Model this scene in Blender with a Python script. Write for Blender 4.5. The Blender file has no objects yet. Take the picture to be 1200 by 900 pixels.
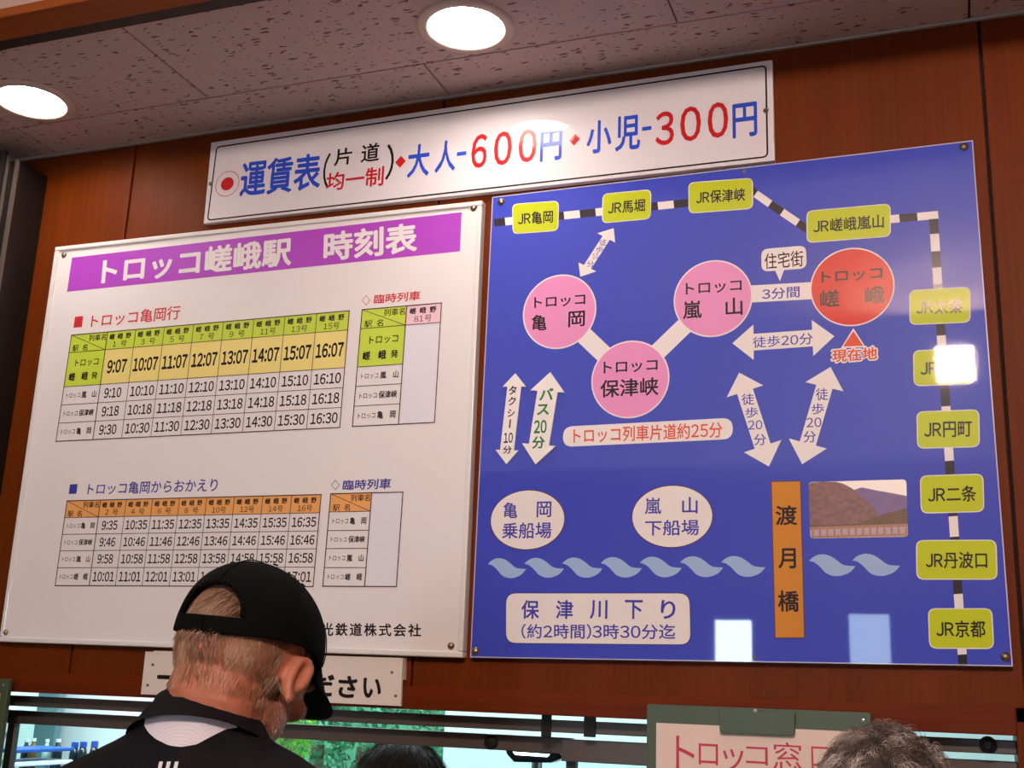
import bpy, bmesh, math, random
from mathutils import Vector, Matrix, noise
from mathutils.bvhtree import BVHTree
random.seed(7)
PI = math.pi
SC = bpy.context.scene
COL = SC.collection

# ------------------------------------------------------------------ camera
S = 0.74                                   # metres per calibration unit
CAM = Vector((0.0, -1.85, 1.52))
FPX, YAW, PITCH, ROLL = 1389.03, 0.3596, 0.2568, -0.0383
ROT = Matrix.Rotation(YAW, 3, 'Z') @ Matrix.Rotation(PITCH, 3, 'X') @ Matrix.Rotation(ROLL, 3, 'Y')
cam_data = bpy.data.cameras.new('camera')
cam_data.lens = 36.0 * FPX / 1200.0
cam_data.sensor_width = 36.0
cam_data.clip_start = 0.02
cam = bpy.data.objects.new('camera', cam_data)
COL.objects.link(cam)
rx, fy, uz = ROT @ Vector((1, 0, 0)), ROT @ Vector((0, 1, 0)), ROT @ Vector((0, 0, 1))
cam.matrix_world = Matrix(((rx.x, uz.x, -fy.x, CAM.x), (rx.y, uz.y, -fy.y, CAM.y), (rx.z, uz.z, -fy.z, CAM.z), (0, 0, 0, 1)))
SC.camera = cam
# ------------------------------------------------------------------ world, exposure, big lights
SC.view_settings.view_transform = 'Standard'
SC.view_settings.look = 'None'
SC.view_settings.gamma = 1.0
SC.view_settings.exposure = 0.0
world = bpy.data.worlds.new('overcast_daylight')
SC.world = world
world.use_nodes = True
wb = world.node_tree.nodes['Background']
wb.inputs[0].default_value = (0.72, 0.87, 1.0, 1)
wb.inputs[1].default_value = 3.0
ZC = 1.52 + 1.4703 * S                     # ceiling over the counter, 2.608 m
HALL_Z = 2.95                              # ceiling of the hall behind the camera

DOWNLIGHT = 68.0        # radiance of the two downlights' lamps
FLOOD = 860.0            # small warm square flood in the hall ceiling
HALL_FILL_W = 22.0          # broad dim fill light added under the hall ceiling
OFFICE_W = 125.0         # fluorescent light in the office

def area_light(name, loc, size, size_y, watts, color, rot=(0, 0, 0), label=None):
    l = bpy.data.lights.new(name, 'AREA')
    l.shape = 'RECTANGLE'; l.size = size; l.size_y = size_y; l.energy = watts; l.color = color
    o = bpy.data.objects.new(name, l); COL.objects.link(o); o.location = loc; o.rotation_euler = rot
    return o
area_light('hall_fill_light', (-0.9, -3.3, HALL_Z - 0.02), 4.4, 4.0, HALL_FILL_W, (1.0, 0.90, 0.90))  # unseen soft fill added for the hall's ambient light
area_light('office_tube_light', (-2.2, 1.7, 2.5), 3.4, 0.3, OFFICE_W, (0.80, 0.98, 1.0))

# ------------------------------------------------------------------ pixel helpers (where a sight line meets a plane of the room)
def ray(px, py):
    return ROT @ Vector(((px - 600) / FPX, 1.0, -(py - 450) / FPX))
def P(px, py, y=0.0):
    d = ray(px, py); t = (y - CAM.y) / d.y
    return Vector((CAM.x + t * d.x, y, CAM.z + t * d.z))
def CP(px, py, z):
    d = ray(px, py); t = (z - CAM.z) / d.z
    return CAM + d * t
def D(px, py, depth):
    return CAM + ray(px, py) * depth
def MIR(px, py, yb, yf=-0.014):
    """the point at depth yb behind the camera that a mirror on the wall shows at a pixel"""
    d = ray(px, py); t = (yf - CAM.y) / d.y + (yf - yb) / d.y
    return Vector((CAM.x + t * d.x, yb, CAM.z + t * d.z))

# ------------------------------------------------------------------ materials
def lin(c):
    return tuple(((v / 255) / 12.92 if v / 255 <= 0.04045 else ((v / 255 + 0.055) / 1.055) ** 2.4) for v in c)
MATS = {}
def mat(name, srgb, rough=0.5, metal=0.0, coat=0.0, coat_rough=0.03, bump=0.0, bump_scale=60.0, vary=0.0, vary_scale=(6, 6, 6), spec=0.5, sss=0.0, emit=None, emit_s=0.0, trans=0.0):
    m = bpy.data.materials.new(name); m.use_nodes = True
    nt = m.node_tree; b = nt.nodes['Principled BSDF']
    c = lin(srgb)
    b.inputs['Base Color'].default_value = (*c, 1)
    b.inputs['Roughness'].default_value = rough
    b.inputs['Metallic'].default_value = metal
    b.inputs['Coat Weight'].default_value = coat
    b.inputs['Coat Roughness'].default_value = coat_rough
    b.inputs['Specular IOR Level'].default_value = spec
    b.inputs['Transmission Weight'].default_value = trans
    if sss:
        b.inputs['Subsurface Weight'].default_value = sss
        b.inputs['Subsurface Radius'].default_value = (0.012, 0.005, 0.003)
    if emit:
        b.inputs['Emission Color'].default_value = (*lin(emit), 1); b.inputs['Emission Strength'].default_value = emit_s
    tc = None
    if vary or bump:
        tc = nt.nodes.new('ShaderNodeTexCoord')
    if vary:
        mp = nt.nodes.new('ShaderNodeMapping'); mp.inputs['Scale'].default_value = vary_scale
        nz = nt.nodes.new('ShaderNodeTexNoise'); nz.inputs['Scale'].default_value = 1.0; nz.inputs['Detail'].default_value = 6
        hs = nt.nodes.new('ShaderNodeValToRGB')
        hs.color_ramp.elements[0].position = 0.3; hs.color_ramp.elements[1].position = 0.7
        hs.color_ramp.elements[0].color = (*[v * (1 - vary) for v in c], 1)
        hs.color_ramp.elements[1].color = (*[min(1, v * (1 + vary)) for v in c], 1)
        nt.links.new(tc.outputs['Object'], mp.inputs[0]); nt.links.new(mp.outputs[0], nz.inputs[0])
        nt.links.new(nz.outputs[0], hs.inputs[0]); nt.links.new(hs.outputs[0], b.inputs['Base Color'])
    if bump:
        nb = nt.nodes.new('ShaderNodeTexNoise'); nb.inputs['Scale'].default_value = bump_scale; nb.inputs['Detail'].default_value = 4
        bp = nt.nodes.new('ShaderNodeBump'); bp.inputs['Strength'].default_value = bump; bp.inputs['Distance'].default_value = 0.004
        nt.links.new(tc.outputs['Object'], nb.inputs['Vector']); nt.links.new(nb.outputs[0], bp.inputs['Height'])
        nt.links.new(bp.outputs[0], b.inputs['Normal'])
    MATS[name] = m
    return m

def wood_material(name, dark, light, gx=1.0, gz=1.0, gy=1.0, rough=0.5):
    m = bpy.data.materials.new(name); m.use_nodes = True
    nt = m.node_tree; b = nt.nodes['Principled BSDF']; N = nt.nodes.new; L = nt.links.new
    tc = N('ShaderNodeTexCoord')
    mp = N('ShaderNodeMapping'); mp.inputs['Scale'].default_value = (gx * 150, gy * 150, gz * 5)
    n1 = N('ShaderNodeTexNoise'); n1.inputs['Scale'].default_value = 1; n1.inputs['Detail'].default_value = 8; n1.inputs['Roughness'].default_value = 0.62
    mp2 = N('ShaderNodeMapping'); mp2.inputs['Scale'].default_value = (gx * 16, gy * 16, gz * 1.1)
    n2 = N('ShaderNodeTexNoise'); n2.inputs['Scale'].default_value = 1; n2.inputs['Detail'].default_value = 3
    mix = N('ShaderNodeMath'); mix.operation = 'MULTIPLY_ADD'; mix.inputs[1].default_value = 0.55
    sc = N('ShaderNodeMath'); sc.operation = 'MULTIPLY'; sc.inputs[1].default_value = 0.45
    r = N('ShaderNodeValToRGB'); r.color_ramp.elements[0].position = 0.25; r.color_ramp.elements[1].position = 0.75
    r.color_ramp.elements[0].color = (*lin(dark), 1); r.color_ramp.elements[1].color = (*lin(light), 1)
    L(tc.outputs['Object'], mp.inputs[0]); L(tc.outputs['Object'], mp2.inputs[0])
    L(mp.outputs[0], n1.inputs[0]); L(mp2.outputs[0], n2.inputs[0])
    L(n2.outputs[0], sc.inputs[0]); L(n1.outputs[0], mix.inputs[0]); L(sc.outputs[0], mix.inputs[2])
    L(mix.outputs[0], r.inputs[0]); L(r.outputs[0], b.inputs['Base Color'])
    bp = N('ShaderNodeBump'); bp.inputs['Strength'].default_value = 0.12; bp.inputs['Distance'].default_value = 0.001
    L(n1.outputs[0], bp.inputs['Height']); L(bp.outputs[0], b.inputs['Normal'])
    b.inputs['Roughness'].default_value = rough; b.inputs['Specular IOR Level'].default_value = 0.10
    return m
WOOD = wood_material('veneer_wood', (84, 31, 3), (116, 49, 6))
WOOD_H = wood_material('trim_wood', (86, 29, 4), (110, 41, 7), gx=0.033, gz=30)
WOOD_BEAM = wood_material('beam_wood', (128, 62, 26), (165, 88, 42), gx=0.033, gz=30)

def fissured_tile():
    m = bpy.data.materials.new('fissured_ceiling_tile'); m.use_nodes = True
    nt = m.node_tree; b = nt.nodes['Principled BSDF']; N = nt.nodes.new; L = nt.links.new
    tc = N('ShaderNodeTexCoord')
    geo = N('ShaderNodeNewGeometry')
    wn = N('ShaderNodeTexNoise'); wn.inputs['Scale'].default_value = 55; wn.inputs['Detail'].default_value = 2
    sub = N('ShaderNodeVectorMath'); sub.operation = 'SUBTRACT'; sub.inputs[1].default_value = (0.5, 0.5, 0.5)
    scl = N('ShaderNodeVectorMath'); scl.operation = 'SCALE'; scl.inputs['Scale'].default_value = 0.016
    add = N('ShaderNodeVectorMath'); add.operation = 'ADD'
    L(geo.outputs['Position'], wn.inputs['Vector']); L(wn.outputs['Color'], sub.inputs[0]); L(sub.outputs[0], scl.inputs[0])
    L(geo.outputs['Position'], add.inputs[0]); L(scl.outputs[0], add.inputs[1])
    masks = []
    for (sx, sy, thr, keep) in ((30, 120, 0.22, 0.42), (80, 110, 0.15, 0.24)):
        mp = N('ShaderNodeMapping'); mp.inputs['Scale'].default_value = (sx, sy, 1)
        sep = N('ShaderNodeSeparateXYZ'); cmb = N('ShaderNodeCombineXYZ')
        v = N('ShaderNodeTexVoronoi'); v.voronoi_dimensions = '2D'; v.inputs['Scale'].default_value = 1
        L(add.outputs[0], mp.inputs[0]); L(mp.outputs[0], v.inputs['Vector'])
        rs = N('ShaderNodeSeparateColor'); L(v.outputs['Color'], rs.inputs[0])
        k = N('ShaderNodeMath'); k.operation = 'LESS_THAN'; k.inputs[1].default_value = keep; L(rs.outputs[0], k.inputs[0])
        t = N('ShaderNodeMath'); t.operation = 'MULTIPLY_ADD'; t.inputs[1].default_value = thr; t.inputs[2].default_value = 0.06; L(rs.outputs[1], t.inputs[0])
        dlt = N('ShaderNodeMath'); dlt.operation = 'SUBTRACT'; L(t.outputs[0], dlt.inputs[0]); L(v.outputs['Distance'], dlt.inputs[1])
        mr = N('ShaderNodeMapRange'); mr.inputs[1].default_value = 0.0; mr.inputs[2].default_value = 0.05; L(dlt.outputs[0], mr.inputs[0])
        mu = N('ShaderNodeMath'); mu.operation = 'MULTIPLY'; L(mr.outputs[0], mu.inputs[0]); L(k.outputs[0], mu.inputs[1])
        masks.append(mu)
    mx = N('ShaderNodeMath'); mx.operation = 'MAXIMUM'; L(masks[0].outputs[0], mx.inputs[0]); L(masks[1].outputs[0], mx.inputs[1])
    col = N('ShaderNodeMix'); col.data_type = 'RGBA'
    col.inputs[6].default_value = (*lin((204, 178, 174)), 1); col.inputs[7].default_value = (*lin((118, 92, 84)), 1)
    L(mx.outputs[0], col.inputs[0]); L(col.outputs[2], b.inputs['Base Color'])
    inv = N('ShaderNodeMath'); inv.operation = 'SUBTRACT'; inv.inputs[0].default_value = 1; L(mx.outputs[0], inv.inputs[1])
    bp = N('ShaderNodeBump'); bp.inputs['Strength'].default_value = 0.6; bp.inputs['Distance'].default_value = 0.002
    L(inv.outputs[0], bp.inputs['Height']); L(bp.outputs[0], b.inputs['Normal'])
    b.inputs['Roughness'].default_value = 0.9
    return m
TILE = fissured_tile()

mat('dark_gap', (22, 12, 9), 0.9)
mat('shadow_gap_paint', (40, 24, 14), 0.6)
mat('brushed_dark_metal', (36, 30, 27), 0.45, metal=0.5, vary=0.08, vary_scale=(2, 2, 40))
mat('window_bronze', (92, 80, 74), 0.45, metal=0.2, vary=0.05)
mat('white_trim', (158, 142, 136), 0.4)
mat('board_white', (232, 224, 222), 0.45, coat=0.5, coat_rough=0.12)
mat('aluminium_white', (226, 222, 218), 0.3, coat=0.3)
mat('fare_white', (222, 213, 216), 0.45, spec=0.12, coat=0.45, coat_rough=0.03)
mat('print_white', (238, 230, 226), 0.45, coat=0.8)
mat('print_black', (22, 16, 18), 0.4, spec=0.12, coat=0.45)
mat('line_brown', (70, 42, 38), 0.5, coat=0.5, coat_rough=0.12)
mat('table_black', (26, 18, 20), 0.5, spec=0.12, coat=0.5, coat_rough=0.12)
mat('print_purple', (172, 62, 190), 0.45, coat=0.5, coat_rough=0.12)
mat('print_red', (204, 38, 46), 0.45, coat=0.5, coat_rough=0.12)
mat('print_navy', (44, 50, 150), 0.45, coat=0.5, coat_rough=0.12)
mat('table_green', (196, 216, 62), 0.5, coat=0.5, coat_rough=0.12)
mat('table_yellow', (236, 216, 128), 0.5, coat=0.5, coat_rough=0.12)
mat('table_orange', (234, 166, 92), 0.5, coat=0.5, coat_rough=0.12)
mat('table_pink', (238, 196, 206), 0.5, coat=0.5, coat_rough=0.12)
mat('table_patch', (226, 222, 230), 0.5, coat=0.5, coat_rough=0.12)
mat('fare_blue', (40, 74, 190), 0.4, spec=0.12, coat=0.45)
mat('fare_red', (190, 28, 30), 0.4, spec=0.12, coat=0.45)
mat('map_blue', (62, 74, 186), 0.40, spec=0.12, coat=1.0, coat_rough=0.022, vary=0.04, vary_scale=(0.7, 0.7, 0.7))
mat('map_edge', (196, 190, 210), 0.25, spec=0.12, coat=0.5)
mat('map_white', (236, 226, 222), 0.40, spec=0.12, coat=1.0, coat_rough=0.022)
mat('map_lime', (192, 202, 28), 0.40, spec=0.12, coat=1.0, coat_rough=0.022)
mat('map_dark', (46, 36, 40), 0.40, spec=0.12, coat=1.0, coat_rough=0.022)
mat('map_text', (40, 28, 30), 0.40, spec=0.12, coat=1.0, coat_rough=0.022)
mat('map_pink', (232, 146, 196), 0.40, spec=0.12, coat=1.0, coat_rough=0.022)
mat('map_red', (214, 50, 34), 0.40, spec=0.12, coat=1.0, coat_rough=0.022)
mat('map_orange_red', (222, 78, 40), 0.40, spec=0.12, coat=1.0, coat_rough=0.022)
mat('map_ink', (70, 66, 168), 0.40, spec=0.12, coat=1.0, coat_rough=0.022)
mat('map_wave', (160, 184, 222), 0.40, spec=0.12, coat=1.0, coat_rough=0.022)
mat('map_brown', (96, 48, 40), 0.40, spec=0.12, coat=1.0, coat_rough=0.022)
mat('map_orange', (206, 134, 44), 0.40, spec=0.12, coat=1.0, coat_rough=0.022)
mat('sticker_white', (240, 232, 228), 0.5)
mat('sticker_black', (20, 16, 18), 0.5)
mat('sticker_green', (16, 120, 50), 0.5)
mat('pic_sky', (255, 242, 232), 0.4, coat=1.0)
mat('pic_hill', (124, 84, 78), 0.5, coat=1.0, vary=0.28, vary_scale=(120, 120, 160))
mat('pic_far_hill', (118, 90, 140), 0.5, coat=1.0, vary=0.12, vary_scale=(80, 80, 80))
mat('pic_bank', (104, 72, 50), 0.5, coat=1.0, vary=0.45, vary_scale=(260, 260, 500))
mat('pic_bridge', (166, 116, 88), 0.5, coat=1.0, vary=0.3, vary_scale=(400, 400, 400))
mat('pic_water', (176, 150, 160), 0.4, coat=1.0)
mat('screw_metal', (150, 132, 108), 0.32, metal=0.9)
mat('old_hole', (96, 84, 78), 0.6)
mat('plate_white', (222, 208, 196), 0.5)
mat('green_frame', (66, 78, 50), 0.42)
mat('paper_cream', (232, 206, 192), 0.7)
mat('crimson_ink', (200, 52, 78), 0.6)
mat('lamp_ring', (214, 190, 172), 0.4)
mat('lamp_can', (240, 238, 232), 0.5)
mat('office_wall', (206, 232, 228), 0.7)
mat('office_white', (238, 242, 246), 0.5)
mat('office_grey', (108, 142, 152), 0.5)
mat('office_blue', (40, 84, 180), 0.4)
mat('office_desk', (30, 60, 120), 0.4)
mat('steel', (150, 158, 160), 0.3, metal=0.8)
mat('bottle_brown', (110, 84, 44), 0.2)
mat('bottle_clear', (190, 220, 214), 0.15)
mat('bottle_dark', (26, 34, 46), 0.25)
mat('floor_stone', (120, 110, 102), 0.5, vary=0.08)
mat('hall_wall', (196, 160, 132), 0.7)
mat('hall_fascia', (190, 160, 145), 0.7)
mat('hall_dark', (64, 44, 36), 0.6)
mat('hall_ceiling', (214, 190, 172), 0.8)
mat('skin', (184, 112, 84), 0.5, sss=0.25, vary=0.10, vary_scale=(30, 30, 30), bump=0.12, bump_scale=350)
mat('skin_light', (214, 164, 140), 0.5, sss=0.2)
mat('cap_cloth', (7, 6, 7), 0.9, spec=0.12, bump=0.25, bump_scale=900)
mat('jacket_black', (14, 12, 17), 0.8, spec=0.2, bump=0.15, bump_scale=700)
mat('jacket_grey', (70, 66, 74), 0.8)
mat('knit_dark', (34, 34, 42), 0.85)
mat('trousers_navy', (38, 42, 58), 0.8)
mat('shoe_dark', (28, 24, 22), 0.5)
mat('hair_black', (5, 4, 5), 0.6, spec=0.06)
mat('hair_root_grey', (70, 58, 52), 0.8)
mat('stripe_white', (226, 222, 226), 0.7)
mat('eye_white', (230, 226, 220), 0.2)
mat('leaf_bright', (120, 190, 30), 0.5, vary=0.25, vary_scale=(9, 9, 9))
mat('leaf_dark', (44, 130, 84), 0.5, vary=0.45, vary_scale=(5, 5, 5))
mat('grass', (60, 140, 80), 0.8, vary=0.2)

def emission(name, srgb, s):
    m = bpy.data.materials.new(name); m.use_nodes = True
    nt = m.node_tree; nt.nodes.clear()
    e = nt.nodes.new('ShaderNodeEmission'); o = nt.nodes.new('ShaderNodeOutputMaterial')
    e.inputs[0].default_value = (*lin(srgb), 1); e.inputs[1].default_value = s
    nt.links.new(e.outputs[0], o.inputs[0]); MATS[name] = m
emission('lamp_glow', (255, 246, 238), DOWNLIGHT)
emission('flood_glow', (255, 231, 217), FLOOD)
emission('day_pane', (214, 236, 255), 34.0)
emission('day_pane_dim', (196, 226, 246), 12.0)
emission('tube_glow', (225, 244, 255), 8.0)

def mesh_fabric():
    m = mat('mesh_fabric', (214, 204, 212), 0.8)
    nt = m.node_tree; b = nt.nodes['Principled BSDF']; N = nt.nodes.new; L = nt.links.new
    tc = N('ShaderNodeTexCoord'); v = N('ShaderNodeTexVoronoi'); v.inputs['Scale'].default_value = 520; v.inputs['Randomness'].default_value = 0.1
    r = N('ShaderNodeValToRGB'); r.color_ramp.elements[0].color = (*lin((184, 172, 184)), 1); r.color_ramp.elements[1].color = (*lin((222, 212, 220)), 1)
    r.color_ramp.elements[0].position = 0.15; r.color_ramp.elements[1].position = 0.4
    L(tc.outputs['Object'], v.inputs['Vector']); L(v.outputs['Distance'], r.inputs[0]); L(r.outputs[0], b.inputs['Base Color'])
mesh_fabric()

def hair_material(name, cols, rough=0.45):
    m = bpy.data.materials.new(name); m.use_nodes = True
    nt = m.node_tree; b = nt.nodes['Principled BSDF']
    a = nt.nodes.new('ShaderNodeAttribute'); a.attribute_name = 'strand'
    r = nt.nodes.new('ShaderNodeValToRGB')
    r.color_ramp.elements[0].color = (*lin(cols[0]), 1); r.color_ramp.elements[1].color = (*lin(cols[-1]), 1)
    for i, c in enumerate(cols[1:-1]):
        e = r.color_ramp.elements.new((i + 1) / (len(cols) - 1)); e.color = (*lin(c), 1)
    nt.links.new(a.outputs['Fac'], r.inputs[0]); nt.links.new(r.outputs[0], b.inputs['Base Color'])
    b.inputs['Roughness'].default_value = rough
    MATS[name] = m
hair_material('hair_brown_grey', [(100, 66, 46), (146, 102, 74), (182, 146, 118), (214, 192, 172)])
hair_material('hair_grey_curl', [(84, 68, 60), (132, 114, 104), (172, 154, 142), (214, 200, 188)])
hair_material('beard_white', [(150, 130, 120), (196, 184, 178), (226, 218, 214)])

def glass_material():
    m = bpy.data.materials.new('window_glass'); m.use_nodes = True
    nt = m.node_tree; nt.nodes.clear(); N = nt.nodes.new; L = nt.links.new
    f = N('ShaderNodeFresnel'); f.inputs[0].default_value = 1.45
    t = N('ShaderNodeBsdfTransparent'); t.inputs[0].default_value = (0.93, 0.98, 0.97, 1)
    g = N('ShaderNodeBsdfGlossy'); g.inputs['Roughness'].default_value = 0.0
    mx = N('ShaderNodeMixShader'); o = N('ShaderNodeOutputMaterial')
    L(f.outputs[0], mx.inputs[0]); L(t.outputs[0], mx.inputs[1]); L(g.outputs[0], mx.inputs[2]); L(mx.outputs[0], o.inputs[0])
    MATS['window_glass'] = m
glass_material()

# ------------------------------------------------------------------ object helpers
def M(m):
    return MATS[m] if isinstance(m, str) else m
def link(name, mesh, m, parent=None):
    mesh.name = name
    o = bpy.data.objects.new(name, mesh); COL.objects.link(o)
    if m is not None:
        mesh.materials.clear(); mesh.materials.append(M(m))
    if parent is not None: o.parent = parent
    return o
def thing(name, label, cat, loc=(0, 0, 0), group=None):
    o = bpy.data.objects.new(name, None); COL.objects.link(o); o.location = loc; o.empty_display_size = 0.05
    o['label'] = label; o['category'] = cat
    if group: o['group'] = group
    return o
def tag(o, label, cat, group=None):
    o['label'] = label; o['category'] = cat
    if group: o['group'] = group
    return o
def structure(o):
    o['kind'] = 'structure'; return o

class MB:
    def __init__(s): s.v = []; s.f = []; s.smooth = False
    def add(s, verts, faces):
        n = len(s.v); s.v += [tuple(p) for p in verts]; s.f += [tuple(i + n for i in f) for f in faces]; return s
    def box(s, x0, x1, y0, y1, z0, z1):
        x0, x1 = sorted((x0, x1)); y0, y1 = sorted((y0, y1)); z0, z1 = sorted((z0, z1))
        v = [(x0, y0, z0), (x1, y0, z0), (x1, y1, z0), (x0, y1, z0), (x0, y0, z1), (x1, y0, z1), (x1, y1, z1), (x0, y1, z1)]
        return s.add(v, [(0, 3, 2, 1), (4, 5, 6, 7), (0, 1, 5, 4), (1, 2, 6, 5), (2, 3, 7, 6), (3, 0, 4, 7)])
    def slab(s, pts, y0, y1):
        """prism of an outline in x,z between y0 (front) and y1 (back)"""
        n = len(pts)
        a = sum(pts[i][0] * pts[(i + 1) % n][1] - pts[(i + 1) % n][0] * pts[i][1] for i in range(n))
        if a < 0: pts = pts[::-1]
        v = [(x, y0, z) for x, z in pts] + [(x, y1, z) for x, z in pts]
        f = [tuple(range(n)), tuple(range(2 * n - 1, n - 1, -1))] + [(i + n, (i + 1) % n + n, (i + 1) % n, i) for i in range(n)]
        return s.add(v, f)
    def flat(s, pts, y):
        n = len(pts)
        a = sum(pts[i][0] * pts[(i + 1) % n][1] - pts[(i + 1) % n][0] * pts[i][1] for i in range(n))
        if a < 0: pts = pts[::-1]
        return s.add([(x, y, z) for x, z in pts], [tuple(range(n))])
    def rod(s, a, b, r, n=12, r2=None):
        a, b = Vector(a), Vector(b); r2 = r if r2 is None else r2
        d = (b - a).normalized(); u = d.orthogonal().normalized(); w = d.cross(u)
        v = []
        for c, rr in ((a, r), (b, r2)):
            for i in range(n):
                t = 2 * PI * i / n; v.append(c + (u * math.cos(t) + w * math.sin(t)) * rr)
        f = [tuple(range(n - 1, -1, -1)), tuple(range(n, 2 * n))] + [(i, (i + 1) % n, (i + 1) % n + n, i + n) for i in range(n)]
        return s.add(v, f)
    def lathe(s, c, axis, prof, n=32):
        """profile of (radius, height along axis) turned about c"""
        c = Vector(c); d = Vector(axis).normalized(); u = d.orthogonal().normalized(); w = d.cross(u)
        v = []; f = []
        for r, h in prof:
            for i in range(n):
                t = 2 * PI * i / n; v.append(c + d * h + (u * math.cos(t) + w * math.sin(t)) * max(r, 1e-5))
        for k in range(len(prof) - 1):
            for i in range(n):
                f.append((k * n + i, k * n + (i + 1) % n, (k + 1) * n + (i + 1) % n, (k + 1) * n + i))
        return s.add(v, f)
    def build(s, name, m, parent=None, bevel=0.0, smooth=False):
        me = bpy.data.meshes.new(name); me.from_pydata(s.v, [], s.f); me.update()
        if smooth: me.polygons.foreach_set('use_smooth', [True] * len(me.polygons))
        o = link(name, me, m, parent)
        if bevel:
            b = o.modifiers.new('bevel', 'BEVEL'); b.width = bevel; b.segments = 2; b.limit_method = 'ANGLE'
        return o

def seg_mesh(fn):
    mb = MB(); fn(mb); return mb
def xz(px, py, y):
    p = P(px, py, y); return (p.x, p.z)
def quad(pts, y):
    return [xz(a, b, y) for a, b in pts]
def rounded(pts, r, seg=5):
    """round the corners of an x,z outline"""
    out = []; n = len(pts)
    for i in range(n):
        p = Vector(pts[i]); a = Vector(pts[i - 1]) - p; b = Vector(pts[(i + 1) % n]) - p
        k = min(r, a.length * 0.499, b.length * 0.499)
        a = p + a.normalized() * k; b = p + b.normalized() * k
        for j in range(seg + 1):
            t = j / seg; q = a * (1 - t) ** 2 + p * 2 * t * (1 - t) + b * t ** 2
            out.append((q.x, q.y))
    return out
def grow(pts, d):
    n = len(pts); out = []
    area = sum(pts[i][0] * pts[(i + 1) % n][1] - pts[(i + 1) % n][0] * pts[i][1] for i in range(n))
    sgn = 1 if area > 0 else -1
    for i in range(n):
        p = Vector(pts[i]); a = (p - Vector(pts[i - 1])); b = (Vector(pts[(i + 1) % n]) - p)
        if a.length < 1e-9 or b.length < 1e-9: out.append(tuple(p)); continue
        a.normalize(); b.normalize()
        na = Vector((a.y, -a.x)) * sgn; nb = Vector((b.y, -b.x)) * sgn
        m = (na + nb); m = m / max(m.length_squared / 2, 0.25)
        out.append(tuple(p + m * d))
    return out
def ellipse(cx, cy, rx_, ry_, y, n=56):
    c = P(cx, cy, y); sx = (P(cx + 1, cy, y) - P(cx - 1, cy, y)).x / 2; sz = (P(cx, cy - 1, y) - P(cx, cy + 1, y)).z / 2
    return [(c.x + rx_ * sx * math.cos(2 * PI * i / n), c.z + ry_ * sz * math.sin(2 * PI * i / n)) for i in range(n)]

# ------------------------------------------------------------------ lettering: outlines of Blender's own built-in font
GL = {}
def glyph(ch):
    if ch in GL: return GL[ch]
    c = bpy.data.curves.new('g', 'FONT'); c.body = ch; c.size = 1.0; c.resolution_u = 3; c.fill_mode = 'FRONT'
    o = bpy.data.objects.new('g', c); COL.objects.link(o)
    dg = bpy.context.evaluated_depsgraph_get(); dg.update()
    me = bpy.data.meshes.new_from_object(o.evaluated_get(dg))
    v = [(p.co.x, p.co.y) for p in me.vertices]; f = [tuple(p.vertices) for p in me.polygons]
    bpy.data.objects.remove(o); bpy.data.curves.remove(c); bpy.data.meshes.remove(me)
    if not v:
        GL[ch] = ([], [], (0, 0, 1, 1)); return GL[ch]
    bb = (min(p[0] for p in v), min(p[1] for p in v), max(p[0] for p in v), max(p[1] for p in v))
    GL[ch] = (v, f, bb); return GL[ch]
_bb1 = glyph('口')[2]; _bb2 = glyph('口口')[2]
EM = (_bb2[2] - _bb1[2])
def full(ch):
    o = ord(ch)
    return chr(o + 0xFEE0) if 0x21 <= o <= 0x7e else ch
def layout(s, track=1.0):
    """list of (glyph, x offset) and the ink box"""
    cur = 0; out = []; x0 = y0 = 1e9; x1 = y1 = -1e9
    for ch in s:
        if ch == '\u3000': cur += EM * track; continue
        if ch == ' ': cur += EM * 0.5; continue
        narrow = ch in '0123456789:()' or ('A' <= ch <= 'Z')
        v, f, bb = glyph(full(ch) if narrow else ch)
        if narrow:
            sp = EM * (0.05 if ch != ':' else 0.07); off = cur + sp - bb[0]; adv = bb[2] - bb[0] + 2 * sp
        else:
            off = cur; adv = EM * track
        out.append((v, f, off)); x0 = min(x0, off + bb[0]); x1 = max(x1, off + bb[2]); y0 = min(y0, bb[1]); y1 = max(y1, bb[3])
        cur += adv
    return out, (x0, y0, x1, y1)
def write(mb, s, corners, y, w=0.0, track=1.0):
    """write s so that its ink fills the four x,z corners (TL, TR, BR, BL) on plane y; w thickens the strokes (in ems)"""
    L, (x0, y0, x1, y1) = layout(s, track)
    TL, TR, BR, BL = [Vector(c) for c in corners]
    dirs = [(0, 0)]
    if w > 0: dirs = [(w, 0), (-w, 0), (0, w), (0, -w), (.7 * w, .7 * w), (-.7 * w, .7 * w), (.7 * w, -.7 * w), (-.7 * w, -.7 * w)]
    if w > 0 and w < 0.012: dirs = dirs[4:]
    x0 -= w; x1 += w; y0 -= w; y1 += w
    k = 0
    for dx, dy in dirs:
        for v, f, off in L:
            vv = []
            for px_, py_ in v:
                u = (px_ + off + dx - x0) / (x1 - x0); t = (py_ + dy - y0) / (y1 - y0)
                q = (BL * (1 - u) + BR * u) * (1 - t) + (TL * (1 - u) + TR * u) * t
                vv.append((q.x, y - k * 0.000012, q.y))
            mb.add(vv, f)
        k += 1
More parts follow.
